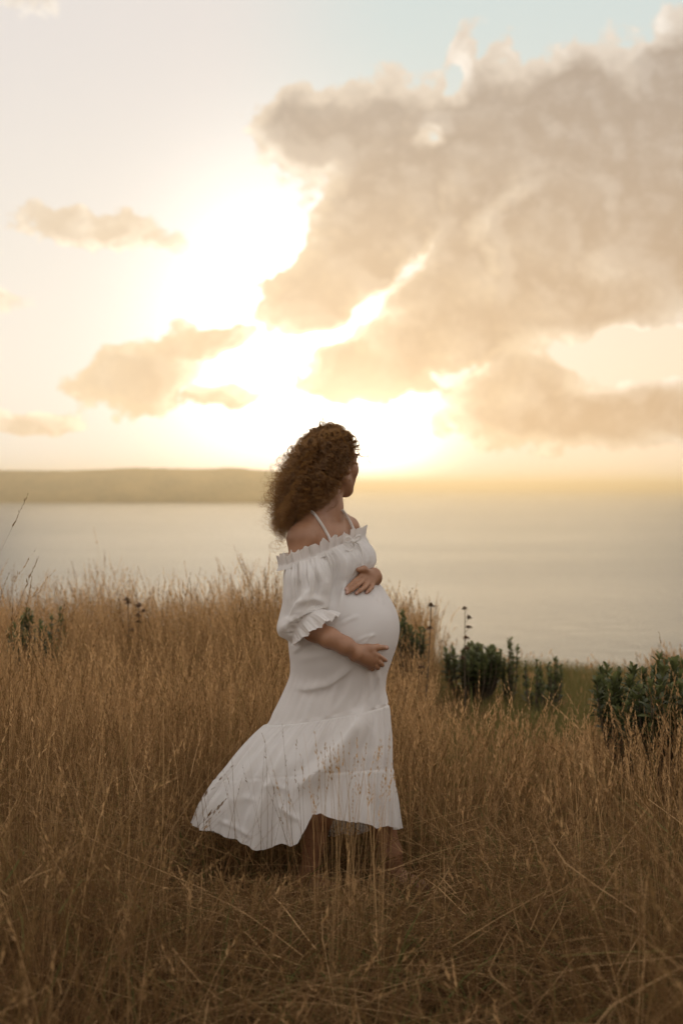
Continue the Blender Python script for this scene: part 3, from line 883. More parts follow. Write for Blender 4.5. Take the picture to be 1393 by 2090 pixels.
def hair_strands(nl, per, K, L0, L1, curl0, curl1, spread, wid, wild=0.0, seed=1):
    r = np.random.default_rng(seed)
    v = scalp_points(nl)
    root = SC + (v * SR) @ AX
    nr = (v / SR) @ AX; nr /= np.linalg.norm(nr, axis=1, keepdims=True)
    h_ = v[:, 2]
    d0 = np.stack([-0.36 + 0 * h_, -0.10 + 0 * h_, -0.84 + 0 * h_], -1)
    lo_ = np.clip(.35 - h_, 0, 1)
    d1 = np.stack([-0.10 - 0.52 * lo_, -0.04 + 0 * h_, -0.97 + .25 * lo_], -1)
    d0 += r.normal(size=d0.shape) * (.16 + wild); d1 += r.normal(size=d1.shape) * (.28 + wild)
    # hair from the far side wraps over the back of the head, near side falls straight
    L = r.uniform(L0, L1, nl) * (1.0 + .15 * h_ - .28 * lo_)
    # strands that start near the face are shorter
    facey = np.clip((v @ np.array((1, 0, 0)) + .1) / 1.0, 0, 1); L *= 1 - .30 * facey
    d0 = d0 - facey[:, None] * hfv * .9
    st = L / (K - 1)
    pos = root.copy(); dr = nr * .55 + d0 * .45; dr /= np.linalg.norm(dr, axis=1, keepdims=True)
    path = [pos.copy()]
    for k in range(1, K):
        u = k / (K - 1)
        tgt = d0 * (1 - u) + d1 * u; tgt /= np.linalg.norm(tgt, axis=1, keepdims=True)
        dr = dr * .80 + tgt * .20 * (1 + u); dr /= np.linalg.norm(dr, axis=1, keepdims=True)
        pos = pos + dr * st[:, None]
        lay = 1.01 + .15 * r_lay(v, u)
        q = (pos - SC) @ AX.T; m = np.sqrt(((q / (SR * lay[:, None])) ** 2).sum(1)); ins = m < 1
        q[ins] /= m[ins][:, None]; pos = SC + q @ AX
        # keep off the neck and shoulder
        a_ = PP(668, 1010, 5.0); b_ = PP(650, 1065, 4.96); ab = b_ - a_
        tq = np.clip(((pos - a_) @ ab) / (ab @ ab), 0, 1); w_ = pos - a_ - tq[:, None] * ab; dd = np.linalg.norm(w_, axis=1); lim = .058 + .012 * tq
        ins = dd < lim; pos[ins] += w_[ins] / dd[ins][:, None] * (lim - dd)[ins][:, None]
        path.append(pos.copy())
    path = np.stack(path, 1)                        # nl,K,3
    # locks that would hang over the face, the collar bones or out of the wind's line are left out
    qx = CX + path[..., 0] * FPX / path[..., 1]; qy = HY + (EYE - path[..., 2]) * FPX / path[..., 1]
    low = np.interp(qx, [560, 575, 600, 620, 655, 680, 700, 715, 740], [1112, 1104, 1072, 1052, 1034, 1008, 980, 955, 930])
    lft = np.interp(qy, [860, 880, 905, 940, 980, 1010, 1090, 1105], [655, 632, 604, 586, 562, 550, 548, 566])
    ok = ((qy < low + 4 + wild * 60) & (qx > lft + 6 - wild * 120)).all(1)
    path, L, nl = path[ok], L[ok], int(ok.sum())
    print("locks kept", nl)
    # strands of each lock wind round it together
    path = np.repeat(path, per, 0); n = len(path)
    tg = np.gradient(path, axis=1); tg /= np.linalg.norm(tg, axis=2, keepdims=True) + 1e-9
    a = np.cross(tg, np.array((.3, .2, 1.0))); a /= np.linalg.norm(a, axis=2, keepdims=True) + 1e-9; b = np.cross(tg, a)
    Lr = np.repeat(L, per); sgl = np.linspace(0, 1, K)[None, :] * Lr[:, None]
    pitch = np.repeat(r.uniform(.028, .050, nl), per) * (1 + r.normal(size=n) * .03)
    ph0 = np.repeat(r.uniform(0, 6.28, nl), per) + r.normal(size=n) * (.20 + wild)
    hand = np.repeat(r.choice([-1, 1], nl), per)
    rad = np.repeat(r.uniform(curl0, curl1, nl), per)[:, None] * np.clip(sgl / .05, 0.15, 1) * (1 + .12 * r.normal(size=(n, 1)))
    ang = hand[:, None] * (sgl / pitch[:, None]) * 6.283 + ph0[:, None]
    off = r.normal(size=(n, 3)) * spread
    tip = (np.linspace(0, 1, K) ** 1.5)[None, :, None]
    C = path + a * (rad * np.cos(ang))[..., None] + b * (rad * np.sin(ang))[..., None] + off[:, None] * (.35 + tip)
    # ribbons
    sdv = a * np.sin(ang)[..., None] - b * np.cos(ang)[..., None]
    sdv = np.cross(np.gradient(C, axis=1), a + b * .3); sdv /= np.linalg.norm(sdv, axis=2, keepdims=True) + 1e-9
    wv = (wid * (1 - .75 * np.linspace(0, 1, K) ** 2))[None, :, None] * r.uniform(.7, 1.3, n)[:, None, None]
    V2 = np.stack([C - sdv * wv, C + sdv * wv], 2).reshape(-1, 3)
    base = (np.arange(n)[:, None] * K + np.arange(K - 1)[None, :]) * 2
    F = np.stack([base, base + 1, base + 3, base + 2], -1).reshape(-1, 4)
    tone = np.repeat(np.repeat(r.random(nl), per) * .6 + r.random(n) * .4, K * 2)
    return V2, F, tone
_lay_r = hrng.random(4000)
def r_lay(v, u): return _lay_r[:len(v)] ** 1.5 * min(1.0, u * 4)

hm_ = new_mat('curly_hair')
tn = attr('tone')
c = mixc(tn, (0.045, 0.021, 0.009), (0.165, 0.080, 0.032))
d_ = V.nt.nodes.new('ShaderNodeBsdfDiffuse'); setin(d_, 'Color', c)
t_ = V.nt.nodes.new('ShaderNodeBsdfTranslucent'); setin(t_, 'Color', mixc(tn, (0.42, 0.19, 0.05), (0.70, 0.38, 0.12)))
g_ = V.nt.nodes.new('ShaderNodeBsdfGlossy'); g_.inputs['Roughness'].default_value = .42; g_.inputs['Color'].default_value = (.55, .40, .26, 1)
m1 = V.nt.nodes.new('ShaderNodeMixShader'); m1.inputs[0].default_value = .38; m2 = V.nt.nodes.new('ShaderNodeMixShader'); m2.inputs[0].default_value = .12
V.nt.links.new(d_.outputs[0], m1.inputs[1]); V.nt.links.new(t_.outputs[0], m1.inputs[2]); V.nt.links.new(m1.outputs[0], m2.inputs[1]); V.nt.links.new(g_.outputs[0], m2.inputs[2])
outn(hm_, m2.outputs[0])
sets = [hair_strands(1500, 9, 54, .18, .38, .007, .016, .0018, .00060, 0, 1),
        hair_strands(900, 6, 26, .04, .11, .004, .008, .0035, .00055, .1, 2),
        hair_strands(560, 3, 54, .18, .40, .008, .016, .0012, .00062, .16, 3),
        hair_strands(200, 5, 60, .20, .42, .010, .017, .0009, .00060, .30, 4)]
o_ = 0; vs = []; fs = []; tns = []
for v_, f_, t__ in sets: vs.append(v_); fs.append(f_ + o_); tns.append(t__); o_ += len(v_)
# close-packed curls next to the scalp
cap_n, cap_m = 60, 90
th_ = np.linspace(0.0, 2.35, cap_n)[:, None]; ph_ = np.linspace(0, 2 * np.pi, cap_m, endpoint=False)[None, :]
cv = np.stack([np.sin(th_) * np.cos(ph_), np.sin(th_) * np.sin(ph_), np.cos(th_) + 0 * ph_], -1).reshape(-1, 3)
kk = 1.03 + .05 * vnoise(cv[:, 0] * 20 + 50, cv[:, 1] * 20 + cv[:, 2] * 13 + 50, 8, 3, 1.0)
qv = cv * SR * kk[:, None]
cap_f = grid_faces(cap_n, cap_m, True)
bad = (qv[:, 0] > .028) & (qv[:, 2] < .050) | (qv[:, 0] > .004) & (qv[:, 2] < -.008)
cap_f = cap_f[~bad[cap_f].any(1)]
vs.append(SC + qv @ AX); fs.append(cap_f + o_); tns.append(np.full(len(qv), .1))
hair = add_mesh('hair', np.concatenate(vs), np.concatenate(fs), hm_, person, attrs={'tone': np.concatenate(tns)})
hair['label'] = 'long curly brown hair blown back by the wind'
# ================================================================== grass: one mass nobody could count
grng = np.random.default_rng(42)

def colpx(x, y): return CX + x * FPX / y

def height_map(x, y):
    px = colpx(x, y)
    back = np.interp(px, [-200, 0, 300, 470, 560, 820, 880, 940, 1010, 1200, 1290, 1393, 1600], [.52, .48, .47, .51, .53, .39, .34, .31, .30, .28, .34, .42, .45])
    far_short = np.clip((y - 6.5) / 1.2, 0, 1) * np.clip((px - 880) / 60, 0, 1)
    back = back * (1 - far_short * .62)
    front = np.interp(px, [-300, 0, 250, 380, 860, 1000, 1200, 1320, 1500], [.64, .62, .52, .36, .30, .36, .50, .64, .64])
    w_ = np.clip((y - 4.45 - np.where((px > 350) & (px < 860), .45, 0.0)) / .6, 0, 1)
    h_ = front * (1 - w_) + back * w_
    h_ = h_ * (.62 + .76 * vnoise(x, y, 77, 3, 1.1)) * (.80 + .40 * vnoise(x, y, 78, 2, 4.0))
    h_ = h_ * (1 + .25 * np.clip((6.8 - y) / 1.5, 0, 1) * (y > 4.6))
    return h_

def visible_cap(x, y):
    """in front of the dress the field is trodden low"""
    px = colpx(x, y)
    cap = EYE - (1772 + 12 * ((px > 590) & (px < 850)) + 70 * (vnoise(x * 3, y * 3, 79, 2, 2.0) - .5) - HY) * y / FPX
    use = (y < 4.95) & (px > 340) & (px < 880)
    return np.where(use, np.maximum(cap, .06), 9.0)

def near_shade(y):
    # painted shade: straw colour darkens towards the camera, pales at the back
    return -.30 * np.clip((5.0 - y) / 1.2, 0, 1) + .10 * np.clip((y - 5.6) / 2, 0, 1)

def scatter(n, y0=2.1, y1=12.4, pw=1.0):
    y = y0 + (y1 - y0) * grng.random(n) ** pw
    # keep the density even: the strip widens with distance
    wmax = .24 * y1 + 1.0; wd_ = .24 * y + 1.0
    keep = grng.random(n) < wd_ / wmax
    y = y[keep]; wd_ = wd_[keep]
    x = grng.uniform(-1, 1, len(y)) * wd_
    k = y < edge_y(x) + 1.6
    px = colpx(x, y)
    k &= ~((px > 885) & (px < 1330) & (y > 6.5) & (grng.random(len(y)) < .84))
    return x[k], y[k]

RV, RF, RT, RG = [], [], [], []
_off = 0
def add_ribbons(C, W, tone, green, face=None):
    """C (n,k,3) centre lines, W (n,k) half widths"""
    global _off
    n, k, _ = C.shape
    a = grng.uniform(0, np.pi, n) if face is None else face
    sd_ = np.stack([np.cos(a), np.sin(a), 0 * a], -1)[:, None, :] * W[..., None]
    Vv = np.stack([C - sd_, C + sd_], 2).reshape(-1, 3)
    base = (np.arange(n)[:, None] * k + np.arange(k - 1)[None, :]) * 2
    F = np.stack([base, base + 1, base + 3, base + 2], -1).reshape(-1, 4) + _off
    RV.append(Vv.astype(np.float32)); RF.append(F); _off += len(Vv)
    RT.append(np.repeat(tone, 2 * k)); RG.append(np.repeat(green, 2 * k))

def bend(x, y, z, hgt, lx, ly, curve, k, drop=0.0):
    """stalks: leaning by (lx, ly) at the tip, bending more towards it"""
    u = np.linspace(0, 1, k)[None, :]
    f = u * (1 - curve[:, None]) + curve[:, None] * u ** 2.2
    X = x[:, None] + lx[:, None] * f; Y = y[:, None] + ly[:, None] * f
    Z = z[:, None] + hgt[:, None] * (u - drop * u ** 3)
    return np.stack([X, Y, Z], -1)

def seed_heads(C, tone, length, nsp, size):
    """spikelets set alternately up the last part of each stalk"""
    n = len(C)
    tip = C[:, -1]; pre = C[:, -2]; d = tip - pre; seg = np.linalg.norm(d, axis=1, keepdims=True); d = d / seg
    for j in range(nsp):
        u = (j + grng.random(n)) / nsp
        p = tip - d * (u * length)[:, None] * 1.0
        an = grng.uniform(0, 2 * np.pi, n); sp = (.30 + .35 * u)
        out = np.stack([np.cos(an), np.sin(an), 0 * an], -1)
        dd = d * (1.0) + out * sp[:, None] + np.array((-.10, 0, 0)); dd /= np.linalg.norm(dd, axis=1, keepdims=True)
        L = size * grng.uniform(.6, 1.3, n) * (1.15 - .6 * (1 - u))
        K = np.stack([p, p + dd * (L * .45)[:, None], p + dd * L[:, None]], 1)
        W = np.stack([L * .04, L * .16, L * .02], 1)
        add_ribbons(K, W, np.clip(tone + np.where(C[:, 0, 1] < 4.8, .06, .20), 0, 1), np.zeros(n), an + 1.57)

def stalks(x, y, hmul=1.0, heads=.4, lean=.13, wid=.0011, k=6, hs=9):
    z = ground_z(x, y); h_ = height_map(x, y) * grng.normal(1.0, .17, len(x)).clip(.45, 1.45) * hmul
    keep = (y > 5.0) | (grng.random(len(x)) < np.clip(1.9 * vnoise(x, y, 101, 3, 2.2) - .50, .06, 1))
    x, y, z, h_ = x[keep], y[keep], z[keep], h_[keep]
    h_ = np.where(y < 4.4, np.minimum(h_, EYE - (1400 - HY) * y / FPX), h_)
    h_ = np.minimum(h_, visible_cap(x, y)); n = len(x); lean = lean * (1 + 1.3 * np.clip((5.0 - y) / 1.0, 0, 1))
    gust = vnoise(x, y, 91, 2, 1.3) - .5
    lx = h_ * (grng.normal(-.02, lean, n) + gust * .35); ly = h_ * grng.normal(0, lean, n)
    C = bend(x, y, z, h_, lx, ly, grng.uniform(.3, 1, n), k, .04)
    u = np.linspace(0, 1, k)[None, :]
    W = wid * grng.uniform(.7, 1.5, n)[:, None] * (1.15 - .75 * u)
    tone = np.clip(grng.normal(.45, .27, n) + (vnoise(x, y, 92, 2, .8) - .5) * .5 + near_shade(y), 0, 1)
    add_ribbons(C, W, tone, (grng.random(n) < .04) * .6)
    m = grng.random(n) < heads * np.clip(h_ / .35, .2, 1)
    if m.any(): seed_heads(C[m], tone[m], np.clip(h_[m] * .20, .04, .15), hs, .019)

x, y = scatter(88000); stalks(x, y, 1.0, .42)
x, y = scatter(26000, 5.2); stalks(x, y, 1.32, .95, .14, .0009, 7, 13)            # tall flowering stalks at the back
px_ = colpx(x, y)
# arching basal leaves
x, y = scatter(80000); n = len(x); h_ = np.minimum(height_map(x, y), .9) * grng.uniform(.25, .75, n); h_ = np.minimum(h_, visible_cap(x, y) * .9)
an = grng.uniform(0, 2 * np.pi, n); ln = h_ * grng.uniform(.2, 1.1, n)
C = bend(x, y, ground_z(x, y), h_, ln * np.cos(an), ln * np.sin(an), grng.uniform(.5, 1, n), 6, grng.uniform(.1, .55))
u = np.linspace(0, 1, 6)[None, :]
green = np.clip((vnoise(x, y, 95, 3, 1.3) - .52) * 5, 0, 1) * (grng.random(n) < .45)
patch = (colpx(x, y) > 890) & (y > 6.6)
green = np.where(patch, np.maximum(green, (grng.random(n) < .6) * grng.uniform(.5, 1, n)), green)
add_ribbons(C, .0017 * grng.uniform(.6, 1.4, n)[:, None] * (1 - .85 * u ** 2), np.clip(grng.normal(.34, .24, n) + near_shade(y), 0, 1), green)
# broad dark green blades scattered low in the field
x, y = scatter(5200, 2.3, 9.0); n = len(x); h_ = np.minimum(grng.uniform(.12, .36, n), visible_cap(x, y)); an = grng.uniform(0, 6.28, n); ln = h_ * grng.uniform(.3, 1.2, n)
C = bend(x, y, ground_z(x, y), h_, ln * np.cos(an), ln * np.sin(an), grng.uniform(.5, 1, n), 6, .3)
add_ribbons(C, .0042 * grng.uniform(.6, 1.3, n)[:, None] * (1 - .9 * u ** 2), grng.uniform(0, .4, n), grng.uniform(.8, 1, n))
# short green turf at the right, behind the tall grass
x = grng.uniform(.45, 3.6, 60000); y = grng.uniform(6.4, 11.2, 60000); k_ = (colpx(x, y) > 880) & (colpx(x, y) < 1500); x = x[k_]; y = y[k_]; n = len(x)
h_ = grng.uniform(.04, .17, n); an = grng.uniform(0, 6.28, n)
C = bend(x, y, ground_z(x, y), h_, h_ * .6 * np.cos(an), h_ * .6 * np.sin(an), grng.uniform(.5, 1, n), 4, .2)
add_ribbons(C, .0020 * (1.05 - np.linspace(0, 1, 4)[None, :]) * np.ones((n, 1)), grng.uniform(.2, .6, n), grng.uniform(.6, 1, n) * (vnoise(x, y, 96, 2, 1.6) > .30))
# fallen and broken straw, criss-crossed near the ground
x, y = scatter(60000, 2.1, 10.5, 1.15); x2 = grng.uniform(-1.9, 1.9, 34000); y2 = grng.uniform(2.2, 5.3, 34000); x = np.append(x, x2); y = np.append(y, y2); kk_ = grng.random(len(x)) < np.clip(2.4 * vnoise(x, y, 103, 3, 2.0) - .62, .12, 1); x, y = x[kk_], y[kk_]; n = len(x)
ln = grng.uniform(.10, .45, n); an = grng.uniform(0, 6.28, n); e_ = grng.normal(.22, .30, n)
H0 = np.minimum(height_map(x, y), visible_cap(x, y))
z0 = ground_z(x, y) + np.clip(H0 * grng.random(n) ** 1.6 * .8, .004, .5)
d_ = np.stack([np.cos(an) * np.cos(e_), np.sin(an) * np.cos(e_), np.sin(e_)], -1) * ln[:, None]
kink = grng.normal(0, .06, (n, 3)) * ln[:, None]
C = np.stack([-.5 * d_, -.15 * d_ + kink * .6, .2 * d_ + kink, .5 * d_ - np.array((0, 0, .04)) * ln[:, None]], 1) + np.stack([x, y, z0], -1)[:, None]
C[..., 2] = np.maximum(C[..., 2], ground_z(C[..., 0], C[..., 1]) + .003)
add_ribbons(C, .0013 * grng.uniform(.6, 1.6, n)[:, None] * np.array([1, 1, .9, .4])[None], np.clip(grng.normal(.40, .27, n) + near_shade(y), 0, 1), (grng.random(n) < .07) * .8)
# long bent-over straws lying across the foreground
n = 700; x = grng.uniform(-1.3, 1.3, n); y = grng.uniform(2.7, 5.2, n); an = grng.choice([.5, 2.6, 0.15, 2.9], n) + grng.normal(0, .35, n)
ln = grng.uniform(.35, .8, n); e_ = grng.uniform(.0, .45, n); z0 = ground_z(x, y) + grng.uniform(.05, .26, n)
u = np.linspace(0, 1, 8)[None, :]
C = np.stack([x[:, None] + np.cos(an)[:, None] * ln[:, None] * u, y[:, None] + np.sin(an)[:, None] * ln[:, None] * u * .5, z0[:, None] + np.sin(e_)[:, None] * ln[:, None] * u - .25 * ln[:, None] * u ** 3], -1)
inwoman = (colpx(C[:, -1, 0], C[:, -1, 1]) > 360) & (colpx(C[:, -1, 0], C[:, -1, 1]) < 870) & (C[:, :, 2].max(1) > visible_cap(C[:, -1, 0], C[:, -1, 1])) & (y < 4.95)
inwoman |= C[:, :, 2].max(1) > EYE - (1500 - HY) * C[:, -1, 1] / FPX
C = C[~inwoman]; n = len(C); tone = grng.uniform(.25, .8, n)
add_ribbons(C, .0012 * np.ones((n, 1)) * (1.1 - .6 * u), tone, np.zeros(n)); seed_heads(C, tone, np.full(n, .12), 8, .014)
# stalks standing between the camera and the dress
def placed(lst, wid, tone_r, headlen, size, nsp, rnd):
    C = []
    for bx_, tx_, ty_, Y_ in lst:
        b = np.array(P(bx_, 1700, Y_)); b[2] = float(ground_z(b[0], b[1])); t = np.array(P(tx_, ty_, Y_ + rnd.normal(0, .04)))
        u = np.linspace(0, 1, 8)[:, None]; c_ = b + (t - b) * u; c_[:, 0] += (t[0] - b[0]) * (u[:, 0] ** 2 - u[:, 0]) * .5 + .012 * np.sin(u[:, 0] * 3.1 + rnd.uniform(0, 6)) * u[:, 0]
        C.append(c_)
    C = np.array(C); n = len(C); u = np.linspace(0, 1, 8)[None, :]
    tone = rnd.uniform(*tone_r, n)
    add_ribbons(C, wid * rnd.uniform(.7, 1.2, n)[:, None] * (1.1 - .75 * u), tone, np.zeros(n)); 
    m = rnd.random(n) < .75
    seed_heads(C[m], tone[m], rnd.uniform(.5, 1.1, m.sum()) * headlen, nsp, size)
rr = np.random.default_rng(5)
lst = []
for i in range(34):
    b_ = rr.uniform(430, 660); lst.append((b_, b_ + rr.normal(-22, 42), rr.uniform(1470, 1650), rr.uniform(4.45, 4.66)))
placed(lst, .0011, (.10, .40), .06, .009, 6, rr)
lst = []
for i in range(60):
    b_ = rr.uniform(640, 785); lst.append((b_, b_ + rr.normal(0, 40), 1490 + abs(rr.normal(0, 75)), rr.uniform(3.7, 4.25)))
placed(lst, .0009, (.40, .80), .10, .012, 9, rr)
# tall plumes at the right and left of the foreground
lst = [(rr.uniform(1180, 1420), 0, 0, 0) for i in range(85)]
lst = [(a_[0], a_[0] + rr.normal(-25, 45), 1440 + abs(rr.normal(0, 110)), rr.uniform(4.0, 5.6)) for a_ in lst]
placed(lst, .0011, (.45, .85), .13, .014, 12, rr)
lst = [(rr.uniform(-30, 360), 0, 0, 0) for i in range(150)]
lst = [(a_[0], a_[0] + rr.normal(-8, 45), 1380 + abs(rr.normal(0, 170)), rr.uniform(3.9, 5.6)) for a_ in lst]
placed(lst, .0011, (.40, .80), .12, .013, 12, rr)

gmat = new_mat('dry_grass')
tn = attr('tone'); gn = attr('green')
c = mixc(smooth(tn, 0, 1, 0, 1), (0.105, 0.054, 0.024), (0.60, 0.375, 0.185))
c = mixc(gn, c, mixc(tn, (0.060, 0.080, 0.026), (0.22, 0.23, 0.075)))
d_ = V.nt.nodes.new('ShaderNodeBsdfDiffuse'); setin(d_, 'Color', c)
t_ = V.nt.nodes.new('ShaderNodeBsdfTranslucent'); setin(t_, 'Color', mixc(.35, c, (0.62, 0.40, 0.14)))
m1 = V.nt.nodes.new('ShaderNodeMixShader'); m1.inputs[0].default_value = .33
V.nt.links.new(d_.outputs[0], m1.inputs[1]); V.nt.links.new(t_.outputs[0], m1.inputs[2])
outn(gmat, m1.outputs[0])
grass = add_mesh('grass', np.concatenate(RV), np.concatenate(RF), gmat, smooth_=False, attrs={'tone': np.concatenate(RT), 'green': np.concatenate(RG)})
tag(grass, kind='stuff', label='tall dry golden grass with seed heads covering the clifftop')
print('grass faces', sum(len(f) for f in RF))
del RV, RF, RT, RG
# ================================================================== shrubs and dry flower stalks
def leaf_mat(name, c0, c1, tr):
    m = new_mat(name); tn = attr('tone'); oc = objco()
    c = mixc(tn, c0, c1)
    p_ = principled(Base_Color=c, Roughness=.45); p_.inputs['Specular IOR Level'].default_value = .35
    t_ = V.nt.nodes.new('ShaderNodeBsdfTranslucent'); setin(t_, 'Color', mixc(tn, tuple(2.0 * q for q in c0), tuple(2.0 * q for q in c1)))
    mx = V.nt.nodes.new('ShaderNodeMixShader'); mx.inputs[0].default_value = tr
    V.nt.links.new(p_.outputs[0], mx.inputs[1]); V.nt.links.new(t_.outputs[0], mx.inputs[2]); outn(m, mx.outputs[0]); return m
leafm = leaf_mat('shrub_leaf', (0.038, 0.045, 0.016), (0.135, 0.145, 0.052), .25)
brownm = leaf_mat('dry_flower', (0.060, 0.032, 0.018), (0.17, 0.09, 0.045), .2)
barkm = new_mat('shrub_bark'); oc = objco(); n1 = noise(oc, 60, 4, .6)
outn(barkm, principled(Base_Color=mixc(n1, (0.05, 0.035, 0.02), (0.14, 0.10, 0.06)), Roughness=.9, Normal=bump(n1, .5, .003)).outputs[0])

def empty(name, loc):
    o = bpy.data.objects.new(name, None); COL.objects.link(o); o.location = loc; o.empty_display_size = .1; return o

def leaves(base, dirs, L, W, r, tone):
    """pointed oblong leaves, folded along the middle and curving"""
    n = len(base); up = np.array((0, 0, 1.0))
    s_ = np.cross(dirs, up + r.normal(0, .2, (n, 3))); s_ /= np.linalg.norm(s_, axis=1, keepdims=True) + 1e-9
    nn = np.cross(s_, dirs)
    us = np.array([0, .25, .6, .85, 1.0]); ws = np.array([.15, .6, 1.0, .65, .04])
    cen = base[:, None] + dirs[:, None] * (us[None] * L[:, None])[..., None] - nn[:, None] * 0 + up * (-.18 * us ** 2)[None, :, None] * L[:, None, None]
    wv = (ws[None] * W[:, None])[..., None]
    a = cen - s_[:, None] * wv + nn[:, None] * wv * .35; b = cen + s_[:, None] * wv + nn[:, None] * wv * .35
    Vv = np.stack([a, cen, b], 2).reshape(n, -1, 3)         # 5 rows x 3
    f = grid_faces(5, 3)
    F = (f[None] + (np.arange(n) * 15)[:, None, None]).reshape(-1, 4)
    return Vv.reshape(-1, 3), F, np.repeat(tone, 15)

def shrub(px, Y, top_px, radius, nshoot, seed, label, group=None, leafL=.050, narrow=False, mat=None, nleaf=24):
    r = np.random.default_rng(seed)
    x = (px - CX) * Y / FPX; z0 = float(ground_z(x, Y)); H = EYE - (top_px - HY) * Y / FPX - z0
    root = empty('shrub', (x, Y, z0)); tag(root, label, 'shrub', group)
    st, vs, fs, tn_, o = [], [], [], [], 0
    for i in range(nshoot):
        a = r.uniform(0, 6.28); rr_ = radius * math.sqrt(r.random())
        h_ = H * (1 - .10 * (rr_ / radius) ** 2) * r.uniform(.72, 1.0) if not narrow else H * r.uniform(.4, 1.0)
        if i == 0: h_ = H; rr_ *= .3
        tip = np.array((math.cos(a) * rr_, math.sin(a) * rr_, h_)); foot = np.array((tip[0] * .25, tip[1] * .25, -.02))
        m_ = lerp(foot, tip, .5) + np.array((tip[0] * .22, tip[1] * .22, 0))
        c_ = spl([foot, m_, tip], 10); st.append(tube(c_, np.linspace(.007, .0025, 10), 6))
        d = c_[-1] - c_[-3]; d /= np.linalg.norm(d)
        k = nleaf; u = np.sort(r.random(k)) ** .7
        base = c_[-1] - d * ((1 - u) * (.16 if not narrow else .22))[:, None]
        an = np.arange(k) * 2.4 + r.uniform(0, 6); e1 = np.cross(d, (1, 0, .1)); e1 /= np.linalg.norm(e1); e2 = np.cross(d, e1)
        op = (1.25 - .85 * u) if not narrow else (.95 - .6 * u)
        dirs = d * np.cos(op)[:, None] + (e1 * np.cos(an)[:, None] + e2 * np.sin(an)[:, None]) * np.sin(op)[:, None] * 1.0
        dirs += r.normal(0, .12, dirs.shape); dirs /= np.linalg.norm(dirs, axis=1, keepdims=True)
        L = leafL * r.uniform(.7, 1.25, k) * (1.1 - .35 * u); W = L * r.uniform(.15, .21, k)
        v_, f_, t_ = leaves(base, dirs, L, W, r, np.clip(.2 + .5 * u + r.normal(0, .2, k), 0, 1)); vs.append(v_); fs.append(f_ + o); tn_.append(t_); o += len(v_)
    v_, f_ = join(st); add_mesh('stem', v_, f_, barkm, root)
    add_mesh('foliage', np.concatenate(vs), np.concatenate(fs), mat or leafm, root, attrs={'tone': np.concatenate(tn_)})
    return root

G1 = 'green shrubs along the cliff edge'
shrub(1396, 6.1, 1346, .38, 200, 1, 'large glossy dark green shrub at the right edge of the field', G1, .062, False, None, 32)
shrub(965, 9.2, 1316, .19, 80, 2, 'low rounded green shrub against the sea, first to the right of the belly', G1, .055)
shrub(1040, 9.2, 1306, .06, 10, 3, 'single slim upright green sprig taller than the shrubs beside it', G1, .050, True, None, 24)
shrub(1090, 8.8, 1350, .06, 9, 4, 'small dark sprig just left of the loose three-pronged shrub', G1, .045, True, None, 22)
shrub(1128, 8.9, 1345, .10, 12, 5, 'loose shrub of upright prongs between the slim sprig and the large right shrub', G1, .050, True, None, 24)
shrub(828, 8.6, 1250, .12, 36, 6, 'green shrub peeping out right behind the belly', G1, .045)
shrub(66, 8.4, 1246, .15, 34, 7, 'dull green shrub sunk in tall grass at the far left', G1, .05)
shrub(124, 8.7, 1240, .04, 6, 8, 'thin green sprig right of the far left shrub', G1, .05, True, None, 24)
0 and shrub(1180, 8.2, 1395, .06, 8, 9, 'short leafy seedling in the green turf left of the large shrub', G1, .035, True)
drym = leaf_mat('dry_shrub_leaf', (0.085, 0.060, 0.038), (0.20, 0.15, 0.095), .2)
shrub(485, 10.0, 1268, .22, 60, 10, 'brownish rounded shrub half hidden in pale grass left of the woman', 'dry brown shrubs at the cliff edge', .035, False, drym)

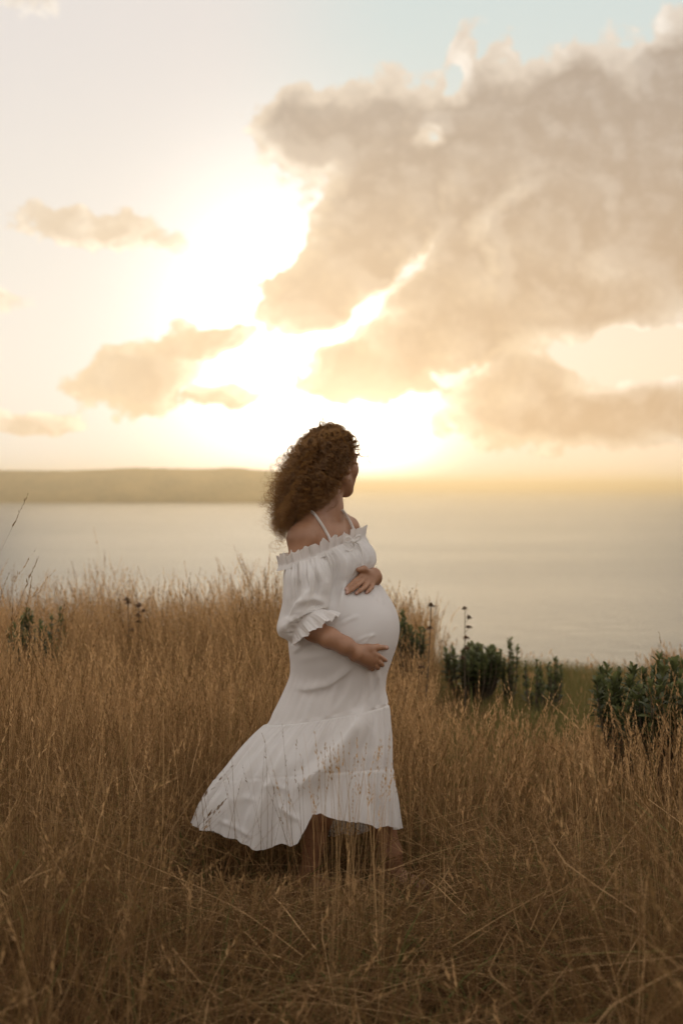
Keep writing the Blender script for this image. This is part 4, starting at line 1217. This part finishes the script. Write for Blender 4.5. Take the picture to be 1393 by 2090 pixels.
def dry_stalk(px, Y, top_px, heads, seed, label, spread=.05, lean=0.0):
    r = np.random.default_rng(seed); x = (px - CX) * Y / FPX; z0 = float(ground_z(x, Y)); H = EYE - (top_px - HY) * Y / FPX - z0
    root = empty('dry_flower_stalk', (x, Y, z0)); tag(root, label, 'dead flower stalk', 'dead flower stalks above the grass')
    st = []; vs, fs, tn_, o = [], [], [], 0
    main = spl([(lean * -.6, 0, -.02), (lean * -.2, 0, H * .5), (0, 0, H)], 14); st.append(tube(main, np.linspace(.0040, .0018, 14), 6))
    for i in range(heads):
        u = 1 - .42 * (i / max(heads - 1, 1)); p_ = main[int(u * 13)] + 0; a = r.uniform(0, 6.28); l_ = spread * r.uniform(.4, 1.0) if i else 0
        q_ = p_ + np.array((math.cos(a) * l_, math.sin(a) * l_, l_ * .9)); 
        if i: st.append(tube(spl([p_, lerp(p_, q_, .5) + (0, 0, -.004), q_], 6), .0014, 5))
        k = 34; d = r.normal(size=(k, 3)); d[:, 2] = np.abs(d[:, 2]) * .9; d /= np.linalg.norm(d, axis=1, keepdims=True)
        L = r.uniform(.014, .030, k); v_, f_, t_ = leaves(np.tile(q_, (k, 1)), d, L, L * .28, r, r.random(k)); add_mesh('flower_head', v_, f_, brownm, root, attrs={'tone': t_})
    v_, f_ = join(st); add_mesh('stem', v_, f_, barkm, root)
dry_stalk(262, 8.8, 1232, 7, 21, 'branching dead flower stalk with round brown heads in the left grass', .07)
dry_stalk(283, 8.9, 1236, 5, 22, 'smaller dead flower stalk just right of the branching one in the left grass', .05)
dry_stalk(879, 7.6, 1238, 3, 23, 'leaning dead stalk with brown tufts right of the belly', .045, .10)
dry_stalk(948, 8.6, 1244, 6, 24, 'straight dead stalk rising out of the low rounded shrub', .03)
# ------------------------------------------------------------------ haze
def build_haze():
    m = bpy.data.materials.new('haze_air'); m.use_nodes = True; V.nt = m.node_tree; m.node_tree.nodes.clear()
    n = V.nt.nodes.new('ShaderNodeVolumePrincipled')
    n.inputs['Color'].default_value = (1.0, 0.86, 0.60, 1); n.inputs['Density'].default_value = HAZE_DENSITY
    n.inputs['Anisotropy'].default_value = 0.84
    o = V.nt.nodes.new('ShaderNodeOutputMaterial'); V.nt.links.new(n.outputs[0], o.inputs['Volume'])
    x0, x1, y0, y1, z0, z1 = -61000, 61000, -800, 61000, SEA - 6.5, 62.0
    v = [(x, y, z) for z in (z0, z1) for y in (y0, y1) for x in (x0, x1)]
    f = [(0, 2, 3, 1), (4, 5, 7, 6), (0, 1, 5, 4), (2, 6, 7, 3), (0, 4, 6, 2), (1, 3, 7, 5)]
    hz = add_mesh('haze', v, np.array(f), m, smooth_=False)
    tag(hz, kind='stuff', label='warm sea haze lit by the low sun')
HAZE_DENSITY = 0.00019
build_haze()
